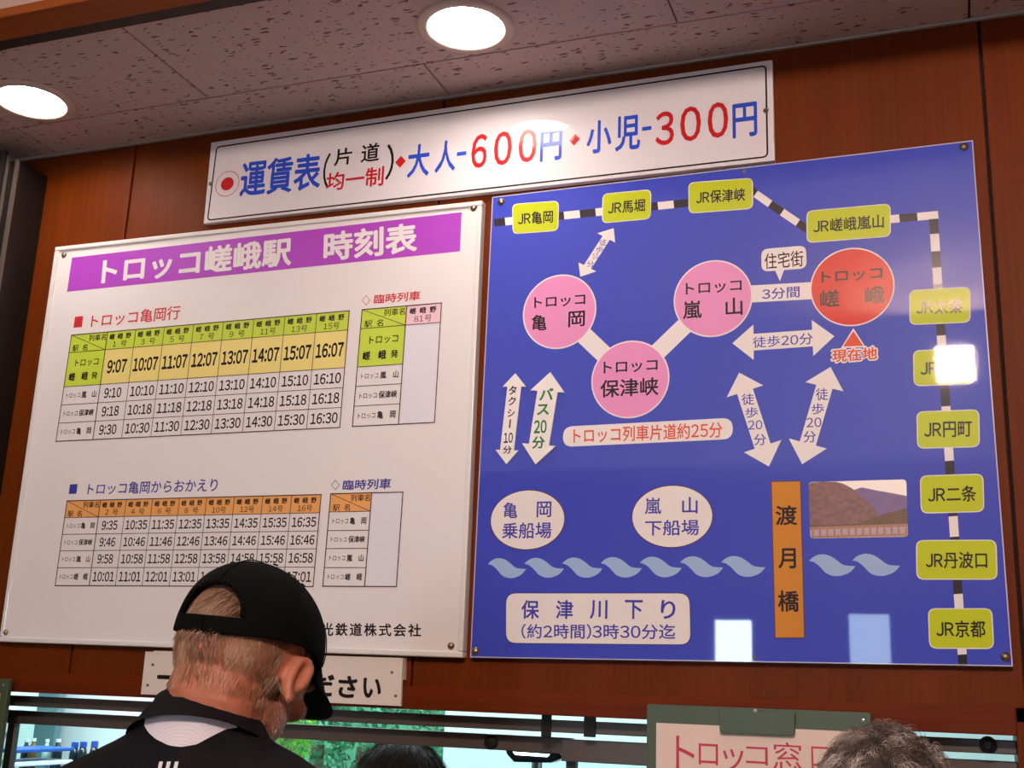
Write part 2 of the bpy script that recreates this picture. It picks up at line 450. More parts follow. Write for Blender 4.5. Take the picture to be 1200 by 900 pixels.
def characters(s, corners, y, m, parent, w=0.0, track=1.0, name='character'):
    """the same as write, with every character a part of its own"""
    L, (x0, y0, x1, y1) = layout(s, track)
    TL, TR, BR, BL = [Vector(c) for c in corners]
    for v, f, off in L:
        mb = MB()
        for k, (dx, dy) in enumerate([(w, 0), (-w, 0), (0, w), (0, -w), (.7 * w, .7 * w), (-.7 * w, .7 * w), (.7 * w, -.7 * w), (-.7 * w, -.7 * w)]):
            vv = []
            for px_, py_ in v:
                u = (px_ + off + dx - x0 + w) / (x1 - x0 + 2 * w); t = (py_ + dy - y0 + w) / (y1 - y0 + 2 * w)
                q = (BL * (1 - u) + BR * u) * (1 - t) + (TL * (1 - u) + TR * u) * t
                vv.append((q.x, y - k * 0.000012, q.y))
            mb.add(vv, f)
        mb.build(name, m, parent)
def char1(ch, bb, y, m, parent, w=0.0):
    mb = MB(); one(mb, ch, *bb, y, w); return mb.build('character', m, parent)
def wpx(mb, s, q, y, w=0.0, track=1.0):
    write(mb, s, quad(q, y), y, w, track)
def one(mb, ch, x0, y0, x1, y1, y, w=0.0):
    """a glyph (or upright string) whose ink box in the picture is x0..x1, y0..y1, squared to the wall"""
    cx, cy = (x0 + x1) / 2, (y0 + y1) / 2
    c = P(cx, cy, y); gx = P(cx + 1, cy, y) - c; gy = P(cx, cy + 1, y) - c
    # px per metre for world x and world z directions
    det = gx.x * gy.z - gy.x * gx.z
    ax = (gy.z / det, -gx.z / det); az = (-gy.x / det, gx.x / det)
    m = abs(ax[1] / ax[0]); n = abs(az[0] / az[1])
    bw, bh = x1 - x0, y1 - y0
    H = (bh - m * bw) / (1 - m * n); W = bw - n * H
    ww = W / abs(ax[0]) / 2; hh = H / abs(az[1]) / 2
    write(mb, ch, [(c.x - ww, c.z + hh), (c.x + ww, c.z + hh), (c.x + ww, c.z - hh), (c.x - ww, c.z - hh)], y, w)

def orient_front(o):
    return o

# ================================================================== SETTING
XS = [-2.1 * S, -1.154 * S, 0.118 * S]      # joints of the veneer panels
Z_TRIM0, Z_TRIM1 = 1.52 - 0.038 * S, 1.52 + 0.012 * S
X_L, X_R = -2.405 * S, 1.6
WALL_T = 0.14
JAMB_X = P(1192, 870, 0).x
# wall above the ticket windows
wall = structure(MB().box(-3.3, X_R, 0.012, WALL_T, Z_TRIM0 + 0.004, 3.2).build('wall_front', 'dark_gap'))
xs = [-3.3] + XS + [0.118 * S + 0.94, X_R]
for a, b in zip(xs[:-1], xs[1:]):
    MB().box(a + 0.0022, b - 0.0022, 0.0, 0.0115, Z_TRIM1 - 0.02, ZC + 0.05).build('wood_panel', WOOD, wall, bevel=0.0015)
structure(MB().box(-3.3, JAMB_X, -0.010, 0.03, Z_TRIM0, Z_TRIM1).build('trim_1', WOOD_H, None, bevel=0.0015))
structure(MB().box(JAMB_X, X_R, 0.0, WALL_T, 0.0, Z_TRIM1 + 0.002).build('trim_2', WOOD, None, bevel=0.0015))
structure(MB().box(-3.3, JAMB_X, 0.0, WALL_T, 0.0, 0.98).build('wall_front', WOOD))
t = thing('ticket_counter', 'long white counter top running under the ticket windows', 'counter', (0, 0, 0))
MB().box(-1.78, JAMB_X - 0.002, -0.05, 0.30, 0.981, 1.02).build('worktop', 'office_white', t, bevel=0.004)
MB().box(-1.78, JAMB_X - 0.002, -0.056, -0.0505, 0.983, 1.018).build('front_edge', 'window_bronze', t)

# ceiling above the counter: tiles laid in staggered rows, each tile a piece
ceil = structure(MB().box(-3.4, X_R, -0.70, WALL_T, ZC + 0.12, ZC + 0.14).build('ceiling', 'dark_gap'))
LIGHTS = [(-0.975 * S, -0.293 * S), (-2.215 * S, -0.29 * S)]
TP = 1.235 * S
rows = [(-0.17 * S, 0.0, -1.136 * S), (-0.527 * S, -0.17 * S, -0.513 * S)]
R_CAN = 0.088 * S
for y0, y1, xr in rows:
    for k in range(-4, 4):
        a, b = xr + k * TP, xr + (k + 1) * TP
        if b < -3.2 or a > X_R: continue
        g = 0.0018
        o = MB().box(a + g, b - g, y0 + g, y1 - g, ZC, ZC + 0.012).build('ceiling_tile', TILE, ceil)
        for lx, ly in LIGHTS:
            if a - 0.1 < lx < b + 0.1 and y0 - R_CAN < ly < y1 + R_CAN:
                cut = MB().rod((lx, ly, ZC - 0.05), (lx, ly, ZC + 0.09), R_CAN + 0.004, 48).build('cutter', None)
                md = o.modifiers.new('hole', 'BOOLEAN'); md.object = cut; md.operation = 'DIFFERENCE'; md.solver = 'EXACT'
                dg = bpy.context.evaluated_depsgraph_get(); dg.update()
                me = bpy.data.meshes.new_from_object(o.evaluated_get(dg))
                o.modifiers.clear(); o.data = me; bpy.data.objects.remove(cut)
# pale cove moulding where ceiling meets wall
structure(MB().box(-3.3, X_R, -0.009, 0.0, ZC - 0.006, ZC).build('trim_3', 'white_trim', None, bevel=0.002))
# beam between counter ceiling and hall ceiling
zb = ZC - 0.02
yb0 = CP(0, 48.7, zb).y; yb1 = CP(0, 20.7, zb).y
structure(MB().box(-3.4, X_R, yb0 - 0.001, -0.527 * S, ZC - 0.004, ZC + 0.012).build('trim_4', 'shadow_gap_paint'))  # dark-coloured strip standing in for the shadow gap beside the beam
z_beam = P(0, 10, yb1).z
structure(MB().box(-3.4, X_R, yb1, yb0, zb, z_beam).build('trim_5', WOOD_BEAM, None, bevel=0.002))
structure(MB().box(-3.4, X_R, yb1 + 0.004, yb0, z_beam, HALL_Z).build('trim_7', 'hall_fascia', None))
# hall behind
YH = -6.2
YO_ = 3.1
structure(MB().box(-5.4, 3.2, YH, 4.19, -0.1, 0.0).build('floor', 'floor_stone'))
structure(MB().box(-3.5, 3.2, YH, yb1, HALL_Z, HALL_Z + 0.1).build('ceiling', 'hall_ceiling'))
structure(MB().box(-3.5, -3.4, YH, 0.0, 0, HALL_Z).build('wall_left', 'hall_wall'))
structure(MB().box(X_R, X_R + 0.1, YH, 0.14, 0, HALL_Z).build('wall_right', 'hall_wall'))
# rear wall with two daylit windows and a pale fascia above
wr = structure(MB().box(-3.5, 3.2, YH - 0.1, YH, 0, HALL_Z).build('wall_rear', 'hall_dark'))
zf0 = MIR(870, 695, YH).z; zf1 = MIR(870, 545, YH).z
structure(MB().box(-3.4, X_R, YH, YH + 0.06, zf0, min(zf1, HALL_Z)).build('trim_6', 'hall_wall'))
for i, (a, b, c) in enumerate(((839, 881, 727), (995, 1042, 720))):
    A, B = MIR(a, c, YH), MIR(b, c, YH)
    w0, w1 = min(A.x, B.x), max(A.x, B.x); zt = A.z
    wn = structure(MB().box(w0 - 0.03, w1 + 0.03, YH, YH + 0.02, 0.72, zt + 0.03).build('window_%d' % (i + 2), 'hall_dark'))
    MB().box(w0, w1, YH + 0.02, YH + 0.024, 0.75, zt).build('pane', ('day_pane', 'day_pane_dim')[i], wn)
# flood lamp set in the hall
fl = MIR(1119, 425, -2.6)
t = thing('square_floodlight', 'small warm square floodlight on the hall ceiling, behind the viewer, mirrored in the blue map', 'lamp', (fl.x, fl.y, fl.z))
MB().box(-0.09, 0.09, -0.05, -0.02, -0.09, 0.09).build('housing', 'hall_dark', t, bevel=0.004)
MB().box(-0.062, 0.062, -0.02, -0.014, -0.062, 0.062).build('lamp_lens', 'flood_glow', t)
MB().rod((0, -0.035, 0.08), (0, -0.035, HALL_Z - fl.z), 0.012).build('stem', 'hall_dark', t)

# dark metal-clad pillar at the left
zp = P(57, 207, 0).z
xp = P(57, 207, 0).x
d_ = ray(22, 186); t_ = (xp - CAM.x) / d_.x; yp = CAM.y + t_ * d_.y; zp2 = CAM.z + t_ * d_.z
pil = structure(MB().box(-3.3, xp, yp + 0.0, -0.0005, 0.0, zp).build('wall_pillar', 'brushed_dark_metal', None, bevel=0.003))
d_ = ray(6, 178); t2 = (yp - 0.012 - CAM.y) / d_.y; xj = CAM.x + t2 * d_.x
MB().box(xp - 0.004, xp + 0.002, yp - 0.004, yp + 0.003, 0.02, zp - 0.001).build('corner_bead', 'window_bronze', pil)
MB().box(-3.2, xj, yp - 0.014, yp - 0.0005, 0.02, zp + 0.02).build('cladding_panel', 'brushed_dark_metal', pil, bevel=0.002)
MB().box(xj + 0.001, xj + 0.005, yp - 0.006, yp - 0.0005, 0.02, zp + 0.01).build('joint_bead', 'window_bronze', pil)

# downlights
def downlight(x, y, label):
    t = thing('recessed_downlight', label, 'lamp', (x, y, ZC), 'round downlights in the tiled ceiling')
    r = R_CAN
    MB().lathe((0, 0, 0), (0, 0, -1), [(r, -0.002), (r, 0.004), (r + 0.003, 0.0055), (r + 0.014, 0.005), (r + 0.018, 0.002), (r + 0.018, 0.0002)], 64).build('trim_ring', 'lamp_ring', t, smooth=True)
    MB().lathe((0, 0, 0), (0, 0, 1), [(r, -0.003), (r, 0.020), (r - 0.004, 0.036)], 64).build('reflector_can', 'lamp_can', t, smooth=True)
    MB().lathe((0, 0, 0), (0, 0, 1), [(0.0, 0.034), (r - 0.004, 0.034), (r - 0.003, 0.036), (0.0, 0.040)], 48).build('lamp_lens', 'lamp_glow', t)
downlight(*LIGHTS[0], 'round glowing downlight in the ceiling above the long fare sign')
downlight(*LIGHTS[1], 'round glowing downlight in the ceiling above the dark metal pillar')

# ================================================================== BOARDS
def screw(parent, px, py, y, r=0.0055):
    p = P(px, py, y)
    MB().lathe((p.x, y + 0.001, p.z), (0, -1, 0), [(r * 1.15, 0), (r * 1.15, 0.001), (r * .95, 0.003), (r * .55, 0.0048), (0.0, 0.0054)], 20).build('screw', 'screw_metal', parent, smooth=True)

# ---- timetable board
YT = -0.016
tb = thing('timetable_board', 'large white train timetable board with purple title band and printed tables', 'board')
oq = quad([(66, 290), (566, 235.5), (543, 771), (0, 752)], YT)
MB().slab(grow(oq, -0.004), YT, -0.0005).build('panel', 'board_white', tb)
def frame_bar(name, a, b, wdt, y0, y1, m, parent, inward):
    a, b = Vector(a), Vector(b); n = Vector(inward).normalized() * wdt
    o = MB().slab([tuple(a), tuple(b), tuple(b + n), tuple(a + n)], y0, y1).build(name, m, parent, bevel=0.002)
    return o
TLc, TRc, BRc, BLc = oq
fw = 0.0095
frame_bar('frame_bar', TLc, TRc, fw, YT - 0.004, -0.0005, 'aluminium_white', tb, (0, -1))
frame_bar('frame_bar', BLc, BRc, fw, YT - 0.004, -0.0005, 'aluminium_white', tb, (0, 1))
frame_bar('frame_bar', (TLc[0], TLc[1] - fw), (BLc[0], BLc[1] + fw), fw, YT - 0.004, -0.0005, 'aluminium_white', tb, (1, 0))
frame_bar('frame_bar', (TRc[0], TRc[1] - fw), (BRc[0], BRc[1] + fw), fw, YT - 0.004, -0.0005, 'aluminium_white', tb, (-1, 0))
for s in ((75, 299), (555, 244), (6.5, 741), (528.5, 757)): screw(tb, *s, YT)
Y1, Y2, Y3 = YT - 0.0002, YT - 0.0004, YT - 0.0006
band = MB().flat(quad([(84.5, 302), (541, 248.5), (539, 294.5), (78.5, 342)], Y1), Y1).build('title_band', 'print_purple', tb)
characters('トロッコ嵯峨駅　時刻表', quad([(121, 303), (489, 260), (489, 295.5), (118, 334)], Y2), Y2, 'board_white', band, 0.03)

def heading(sq, text, tq, m, diamond=None, w=0.012):
    b = MB()
    if sq: MB().flat(quad(sq, Y1), Y1).build('heading_square', m, tb)
    if diamond:
        dm = MB()
        cx, cy, rw, rh = diamond
        for k in range(4):
            ps = [(cx - rw, cy), (cx, cy - rh), (cx + rw, cy), (cx, cy + rh)]
            a, c = ps[k], ps[(k + 1) % 4]
            ai = (cx + (a[0] - cx) * .84, cy + (a[1] - cy) * .84); ci = (cx + (c[0] - cx) * .84, cy + (c[1] - cy) * .84)
            dm.flat(quad([a, c, ci, ai], Y1), Y1)
        dm.build('heading_diamond', m, tb)
    wpx(b, text, tq, Y1, w)
    b.build('heading_lettering', m, tb)
heading([(88, 371.3), (97.5, 370.3), (96, 383.2), (86, 384)], 'トロッコ亀岡行', [(108, 369), (212, 357.5), (210, 374), (106, 384)], 'print_red')
heading(None, '臨時列車', [(439, 345.5), (493, 340.5), (492, 351.8), (437.5, 356.3)], 'print_red', (429, 352, 5, 6), 0.02)
heading([(82, 567.7), (91, 567.2), (89.5, 578.5), (80.6, 579)], 'トロッコ亀岡からおかえり', [(104, 566.5), (256, 560), (254, 576), (102, 580)], 'print_navy')
heading(None, '臨時列車', [(402.5, 562.8), (459, 560.3), (457.5, 573), (401, 574.5)], 'print_navy', (393, 568.3, 5, 6), 0.02)
m_ = MB(); wpx(m_, '光鉄道株式会社', [(376.5, 729.5), (493.5, 731), (493.5, 746.3), (376, 745)], Y1, 0.022, track=1.12); m_.build('company_lettering', 'table_black', tb)

class Grid:
    """a printed table: four picture corners, row and column positions as fractions"""
    def __init__(s, TL, TR, BR, BL, left_rows, first_col, ncol):
        s.q = quad([TL, TR, BR, BL], Y1)
        a, b = Vector(s.q[0]), Vector(s.q[3])
        s.r = [0.0] + [((Vector(xz(*p, Y1)) - a).length / (b - a).length) for p in left_rows] + [1.0]
        w = (Vector(xz(*first_col, Y1)) - a).length / (Vector(s.q[1]) - a).length
        s.c = [0.0] + [w + (1 - w) * i / ncol for i in range(ncol + 1)]
    def at(s, u, t):
        TL, TR, BR, BL = [Vector(v) for v in s.q]
        q = (TL * (1 - u) + TR * u) * (1 - t) + (BL * (1 - u) + BR * u) * t
        return (q.x, q.y)
    def cell(s, i, j, m=(0, 0, 1, 1)):
        u0, u1, t0, t1 = s.c[i], s.c[i + 1], s.r[j], s.r[j + 1]
        a, b, c, d = u0 + (u1 - u0) * m[0], u0 + (u1 - u0) * m[2], t0 + (t1 - t0) * m[1], t0 + (t1 - t0) * m[3]
        return [s.at(a, c), s.at(b, c), s.at(b, d), s.at(a, d)]
def line(mb, a, b, y, w):
    a, b = Vector(a), Vector(b); d = (b - a).normalized(); n = Vector((-d.y, d.x)) * w / 2; e = d * w / 2
    mb.flat([tuple(a - e - n), tuple(b + e - n), tuple(b + e + n), tuple(a - e + n)], y)
def table(name, g, rows, cells, header, fills, station_rows, single=False, big_first=False, head_w=0.0):
    root = MB()
    ln = 0.0013
    n, c = len(g.r), len(g.c)
    for k in range(n):
        u1 = g.c[1] if (single and k not in (0, n - 1) and not (k == 1 and rows)) else 1.0
        line(root, g.at(0, g.r[k]), g.at(u1, g.r[k]), Y3, ln * (1.5 if k in (0, n - 1) else 1.0))
    for k in range(c):
        line(root, g.at(g.c[k], 0), g.at(g.c[k], 1), Y3, ln * (1.5 if k in (0, 1, c - 1) else 1.0))
    line(root, g.at(0, 0), g.at(g.c[1], g.r[1]), Y3, ln * .8)
    o = root.build(name, 'line_brown', tb)
    for fname, fm, lst in fills:
        fb = MB()
        for (i, j, i2, j2) in lst:
            fb.flat([g.at(g.c[i], g.r[j]), g.at(g.c[i2], g.r[j]), g.at(g.c[i2], g.r[j2]), g.at(g.c[i], g.r[j2])], Y1)
        fb.build(fname, fm, o)
    L = MB()
    write(L, '列車名', g.cell(0, 0, (.50, .08, .97, .45)), Y2, 0.01)
    write(L, '駅 名', g.cell(0, 0, (.08, .58, .50, .95)), Y2, 0.01)
    for i, h in enumerate(header):
        if not h: continue
        write(L, '嵯 峨 野', g.cell(i + 1, 0, (.10, .13, .86, .46)), Y2, 0.025)
        write(L, h, g.cell(i + 1, 0, (.24 if len(h) > 2 else .3, .55, .74, .90)), Y2, 0.0)
    for j, (nm, kind) in enumerate(station_rows):
        if kind == 'big':
            write(L, 'トロッコ', g.cell(0, j + 1, (.22, .22, .86, .43)), Y2, 0.012)
            write(L, nm, g.cell(0, j + 1, (.10, .60, .62, .84)), Y2, 0.03)
            write(L, '発', g.cell(0, j + 1, (.72, .62, .88, .82)), Y2, 0.02)
        else:
            write(L, 'トロッコ', g.cell(0, j + 1, (.10, .36, .48, .64)), Y2, 0.005)
            write(L, nm, g.cell(0, j + 1, (.52, .30, .92, .68)), Y2, 0.02)
    for j, row in enumerate(cells):
        for i, tx in enumerate(row):
            nar = len(tx) < 5
            if big_first and j == 0:
                write(L, tx, g.cell(i + 1, j + 1, (.16 if nar else .07, .31, .84 if nar else .92, .70)), Y2, 0.034)
            else:
                write(L, tx, g.cell(i + 1, j + 1, (.18 if nar else .09, .22, .78 if nar else .91, .77)), Y2, 0.019)
    lo = L.build('table_lettering', 'table_black', o); lo['kind'] = 'stuff'
    return o
hrs = list(range(9, 17))
g = Grid((84, 392.8), (409.5, 364.2), (398.3, 501), (65.7, 517.3), [(81.2, 413.3), (75.2, 453.5), (72.1, 474.8), (68.8, 496)], (126.3, 389.2), 8)
table('outbound_timetable', g, True, [['%d:%02d' % (h, mi) for h in hrs] for mi in (7, 10, 18, 30)],
      ['%d 号' % n if n < 10 else '%d号' % n for n in range(1, 16, 2)],
      [('header_cells', 'table_green', [(0, 0, 9, 1), (0, 1, 1, 2)]), ('departure_cells', 'table_yellow', [(1, 1, 9, 2)])],
      [('嵯　峨', 'big'), ('嵐　山', ''), ('保津峡', ''), ('亀　岡', '')], big_first=True)
g = Grid((424.5, 363), (517.5, 355), (509.3, 495), (413, 500), [(422.4, 385.3), (419.4, 430.2), (417.3, 453), (415.2, 476.2)], (476.8, 358.4), 1)
g.c = [0, g.c[1], 1.0]
table('extra_train_table', g, True, [], ['81号'],
      [('header_cells', 'table_green', [(0, 0, 1, 2)]), ('train_cell', 'table_pink', [(1, 0, 2, 1)]), ('blank_patch', 'table_patch', [(1, 1, 2, 5)])],
      [('嵯　峨', 'big'), ('嵐　山', ''), ('保津峡', ''), ('亀　岡', '')], single=True)
g = Grid((78.7, 587), (376.5, 579.6), (367, 687.5), (64.7, 686.3), [(76.3, 606.7), (73.5, 626.3), (70.6, 645.5), (67.6, 665.3)], (118, 586.2), 8)
table('return_timetable', g, True, [['%d:%02d' % (h, mi) for h in hrs] for mi in (35, 46, 58)] + [['%d:01' % (h + 1) for h in hrs]],
      ['%d 号' % n if n < 10 else '%d号' % n for n in range(2, 17, 2)],
      [('header_cells', 'table_orange', [(0, 0, 9, 1)])],
      [('亀　岡', ''), ('保津峡', ''), ('嵐　山', ''), ('嵯　峨', '')])
g = Grid((387.7, 578.7), (472.3, 576.7), (464.6, 687.5), (378.3, 687), [(385.8, 600), (383.8, 621.9), (382, 643), (380, 665.2)], (435.8, 577.8), 1)
g.c = [0, g.c[1], 1.0]
table('extra_train_table', g, False, [], [],
      [('header_cells', 'table_orange', [(0, 0, 1, 1)]), ('blank_patch', 'table_patch', [(1, 0, 2, 5)])],
      [('亀　岡', ''), ('保津峡', ''), ('嵐　山', ''), ('嵯　峨', '')], single=True)

# ---- fare sign
YF = -0.013
fs = thing('fare_sign', 'long narrow white fare sign with blue and red lettering, hung under the ceiling', 'sign')
fq = quad([(247.5, 167), (905, 70), (908, 188), (238.5, 262)], YF)
MB().slab(fq, YF, -0.0005).build('panel', 'fare_white', fs, bevel=0.001)
bq = quad([(253.5, 171.8), (898.5, 76), (900.5, 184.5), (242.5, 259)], YF)
y = YF - 0.0003
def ring(mb, outer, inner, y):
    n = len(outer)
    v = [(p[0], y, p[1]) for p in outer] + [(p[0], y, p[1]) for p in inner]
    mb.add(v, [(i, (i + 1) % n, n + (i + 1) % n, n + i) for i in range(n)])
ro = rounded(bq, 0.010); mb = MB(); ring(mb, ro, grow(ro, -0.0030), y); mb.build('border_line', 'print_black', fs)
characters('運賃表', quad([(284, 189.5), (377, 178.5), (374.5, 221.5), (280, 232)], y), y, 'fare_blue', fs, 0.022)
characters('均一制', quad([(383, 203), (450.5, 194), (449, 217.5), (381.5, 224)], y), y, 'fare_red', fs, 0.018)
for ch, bb, m_, w_ in (('(', (377, 179, 388, 221), 'print_black', .01), (')', (451, 168, 463, 211), 'print_black', .01), ('片', (391, 172, 413.5, 195), 'print_black', .018), ('道', (422.5, 166.5, 445.5, 191), 'print_black', .018),
        ('大', (476.5, 167, 504.5, 209), 'fare_blue', .02), ('人', (509, 163, 535, 203), 'fare_blue', .02), ('円', (632.5, 149.5, 659, 190), 'fare_blue', .02), ('小', (687, 139, 717, 181), 'fare_blue', .02), ('児', (720.5, 133, 750.5, 178), 'fare_blue', .02), ('円', (858, 118.5, 887.5, 162.5), 'fare_blue', .02),
        ('6', (551.5, 156, 571.5, 198), 'fare_red', .016), ('0', (578, 152.5, 600.5, 195), 'fare_red', .016), ('0', (607, 149.5, 629.5, 191.5), 'fare_red', .016), ('3', (768, 129, 790, 171.5), 'fare_red', .016), ('0', (797, 123, 821.5, 167), 'fare_red', .016), ('0', (829, 118, 853.5, 163), 'fare_red', .016)):
    char1(ch, bb, y, m_, fs, w_)
for q in ([(535.5, 178.5), (546.5, 177), (546.3, 181.5), (535.3, 183)], [(752.5, 149), (763.5, 147.5), (763.3, 152), (752.3, 153.5)]): MB().flat(quad(q, y), y).build('dash_mark', 'fare_blue', fs)
for cx, cy in ((469.3, 189.5), (673.3, 163.7)): MB().flat(quad([(cx - 6.3, cy + .8), (cx + .6, cy - 7), (cx + 6.3, cy - .8), (cx - .6, cy + 7)], y), y).build('diamond_mark', 'fare_red', fs)
MB().flat(ellipse(266.4, 215.4, 7.4, 7.6, y, 32), y).build('red_dot', 'fare_red', fs)
b = MB(); eo = ellipse(266.4, 215.4, 13.8, 14.6, y, 40); ring(b, eo, grow(eo, -0.0013), y); b.build('red_ring', 'fare_red', fs)
for s in ((246.8, 215.5), (897.5, 129.5)): screw(fs, *s, YF, 0.004)

# ---- route map
YM = -0.014
rm = thing('route_map', 'large glossy blue route map with pink circles and lime station plates', 'map')
mq = quad([(577, 231), (1140, 164.5), (1187, 781), (551, 770.5)], YM)
MB().slab(grow(mq, -0.0012), YM, -0.0005).build('panel', 'map_blue', rm)
ed = MB(); ro = mq; mb = MB()
for i in range(4):
    a, b = Vector(mq[i]), Vector(mq[(i + 1) % 4]); ai, bi = [Vector(v) for v in (grow(mq, -0.0016)[i], grow(mq, -0.0016)[(i + 1) % 4])]
    mb.slab([tuple(a), tuple(b), tuple(bi), tuple(ai)], YM - 0.0006, -0.001)
mb.build('clear_edge', 'map_edge', rm)
A1, A2, A3, A4 = YM - 0.0002, YM - 0.0004, YM - 0.0006, YM - 0.0008
for s in ((587, 236.5), (1129.5, 172), (557, 763), (1178.5, 770)): screw(rm, *s, YM, 0.006)
for s in ((872, 201), (884, 770)):
    MB().flat(ellipse(*s, 2.4, 2.4, A1, 12), A1).build('screw_hole', 'old_hole', rm)
# railway dashes
def dash(a, b, w, m):
    a, b = Vector(a), Vector(b); d = (b - a).normalized(); n = Vector((-d.y, d.x)) * w / 2
    MB().flat(quad([tuple(a - n), tuple(b - n), tuple(b + n), tuple(a + n)], A1), A1).build('rail_dash', 'map_dark' if m == 'd' else 'map_white', rm)
def yy(x): return 261 + (x - 579) * (230 - 261) / (882 - 579)
for x0, x1, m in ((579, 592, 'd'), (592, 601, 'w'), (654, 661, 'd'), (661, 679.5, 'w'), (679.5, 698, 'd'), (698, 707, 'w'), (762, 771, 'd'), (771, 789.5, 'w'), (789.5, 808, 'd')):
    dash((x0, yy(x0)), (x1, yy(x1)), 9, m)
pts = [(880, 222), (885.5, 227), (902.5, 239), (916.5, 248.5), (935, 261), (947, 269.5)]
for k in range(5): dash(pts[k], pts[k + 1], 9, 'dwdwd'[k])
for x0, x1, m in ((1042, 1054, 'w'), (1054, 1075, 'd'), (1075, 1099.5, 'w')):
    dash((x0, 256.8 - (x0 - 1044) * .09), (x1, 256.8 - (x1 - 1044) * .09), 9.3, m)
def xx(y): return 1094 + (y - 257) * (1127.8 - 1094) / (770 - 257)
for y0, y1, m in ((256.5, 274, 'd'), (274, 294.5, 'w'), (294.5, 313.5, 'd'), (313.5, 333, 'w'), (333, 340, 'd'), (377, 393, 'd'), (393, 412, 'w'), (450, 476, 'd'), (476, 484, 'w'), (522, 540, 'w'), (540, 558, 'd'), (599, 605, 'd'), (605, 629, 'w'), (629, 635, 'd'), (677, 696, 'd'), (696, 715, 'w'), (758, 767, 'w'), (767, 779, 'd')):
    dash((xx(y0), y0), (xx(y1), y1), 10.6, m)
# station plates
plates = [('JR亀岡', [(600, 239), (655, 235), (654.3, 270.5), (600.7, 274.6)]),
    ('JR馬堀', [(706, 227), (763.3, 221.7), (762.7, 256.7), (705.2, 262)]),
    ('JR保津峡', [(806.5, 213.8), (882.5, 208.3), (882.5, 244.8), (807, 250.5)]),
    ('JR嵯峨嵐山', [(945, 247), (1043.7, 238.3), (1044, 277.3), (945.3, 285)]),
    ('JR太秦', [(1065.5, 340), (1137.3, 336), (1137.5, 378), (1065.7, 381)]),
    ('JR花園', [(1069.8, 410.5), (1141.7, 407.5), (1142.3, 450.3), (1070.6, 452.8)]),
    ('JR円町', [(1073.8, 482.2), (1147.7, 479.5), (1148.3, 524), (1074.7, 526)]),
    ('JR二条', [(1077.8, 557.3), (1152.5, 554.9), (1153.7, 600), (1079, 602)]),
    ('JR丹波口', [(1073.2, 632.9), (1167.7, 632.3), (1169.3, 679.4), (1074, 679.3)]),
    ('JR京都', [(1087.2, 712.7), (1162.9, 712.7), (1165.2, 760.7), (1089, 760.2)])]
lab = {0: 'first lime plate at the top left'}
for tx, q in plates:
    c = rounded(quad(q, A2), 0.011)
    o = MB().flat(c, A2).build('station_plate', 'map_white', rm)
    MB().flat(grow(c, -0.0014), A3).build('plate_face', 'map_lime', o)
    TL, TR, BR, BL = [Vector(v) for v in quad(q, A4)]
    def bil(u, t): 
        r_ = (TL * (1 - u) + TR * u) * (1 - t) + (BL * (1 - u) + BR * u) * t
        return (r_.x, r_.y)
    b = MB(); mg = .12 if len(tx) < 6 else .08
    write(b, tx, [bil(mg, .30), bil(1 - mg, .30), bil(1 - mg, .72), bil(mg, .72)], A4, 0.016)
    b.build('plate_lettering', 'map_text', o)
# connectors and circles
cn = MB()
def bar(a, b, w):
    a, b = Vector(a), Vector(b); d = (b - a).normalized(); n = Vector((-d.y, d.x)) * w / 2
    cn.flat(quad([tuple(a - n), tuple(b - n), tuple(b + n), tuple(a + n)], A1), A1)
bar((655, 365), (738, 444), 21); bar((835, 350), (738, 444), 20); bar((835, 347), (998, 338), 20)
con = cn.build('connector_bars', 'map_white', rm)
b = MB(); wpx(b, '3分間', [(893, 338.5), (937, 335), (937, 348.5), (893, 351.5)], A2, 0.012); b.build('walk_lettering', 'map_ink', con)
circ = [((655.3, 365), 43, 43.5, 'map_pink', [('トロッコ', [(626, 348.5), (686, 343.8), (686, 357.3), (626, 361.7)])], [('亀', (622.5, 368, 641, 388)), ('岡', (665.7, 363.7, 685.7, 383.7))]),
    ((738.2, 444.3), 45.8, 45.5, 'map_pink', [('トロッコ', [(707.3, 424), (770.7, 420.4), (770.7, 434.3), (707.3, 438.5)]), ('保津峡', [(703.3, 445.5), (771.7, 441.7), (771.7, 463), (703.3, 466.3)])], []),
    ((835.2, 349.6), 46.3, 45, 'map_pink', [('トロッコ', [(803.5, 331.8), (869.3, 327), (869.3, 341), (803.5, 346)])], [('嵐', (800.3, 351.5, 822.3, 374.3)), ('山', (850, 348, 870.3, 370.3))]),
    ((998.3, 336), 49.7, 46, 'map_red', [('トロッコ', [(962.7, 318.3), (1034, 312.5), (1034, 326.7), (962.7, 332)])], [('嵯', (960.7, 339, 983.7, 360.3)), ('峨', (1013, 334.7, 1037, 356.3))])]
for (c, a, b_, m, lines, gl) in circ:
    o = MB().flat(ellipse(*c, a, b_, A2), A2).build('station_circle', 'map_white', rm)
    MB().flat(ellipse(*c, a - 1.6, b_ - 1.6, A3), A3).build('circle_face', m, o)
    b = MB()
    for s, q in lines: wpx(b, s, q, A4, 0.018)
    for ch, bb in gl: one(b, ch, *bb, A4, 0.018)
    b.build('circle_lettering', 'map_text', o)
# speech balloon
b = MB(); b.flat(rounded(quad([(892, 292), (944.5, 287.5), (945.5, 314.5), (892.5, 318.5)], A2), 0.012), A2)
b.flat(quad([(907, 314), (920, 313), (914, 329.5)], A2 - .00002), A2 - .00002); o = b.build('speech_balloon', 'map_white', rm)
b = MB(); one(b, '住宅街', 895.5, 293, 941.5, 316, A3, 0.01); b.build('balloon_lettering', 'map_text', o)
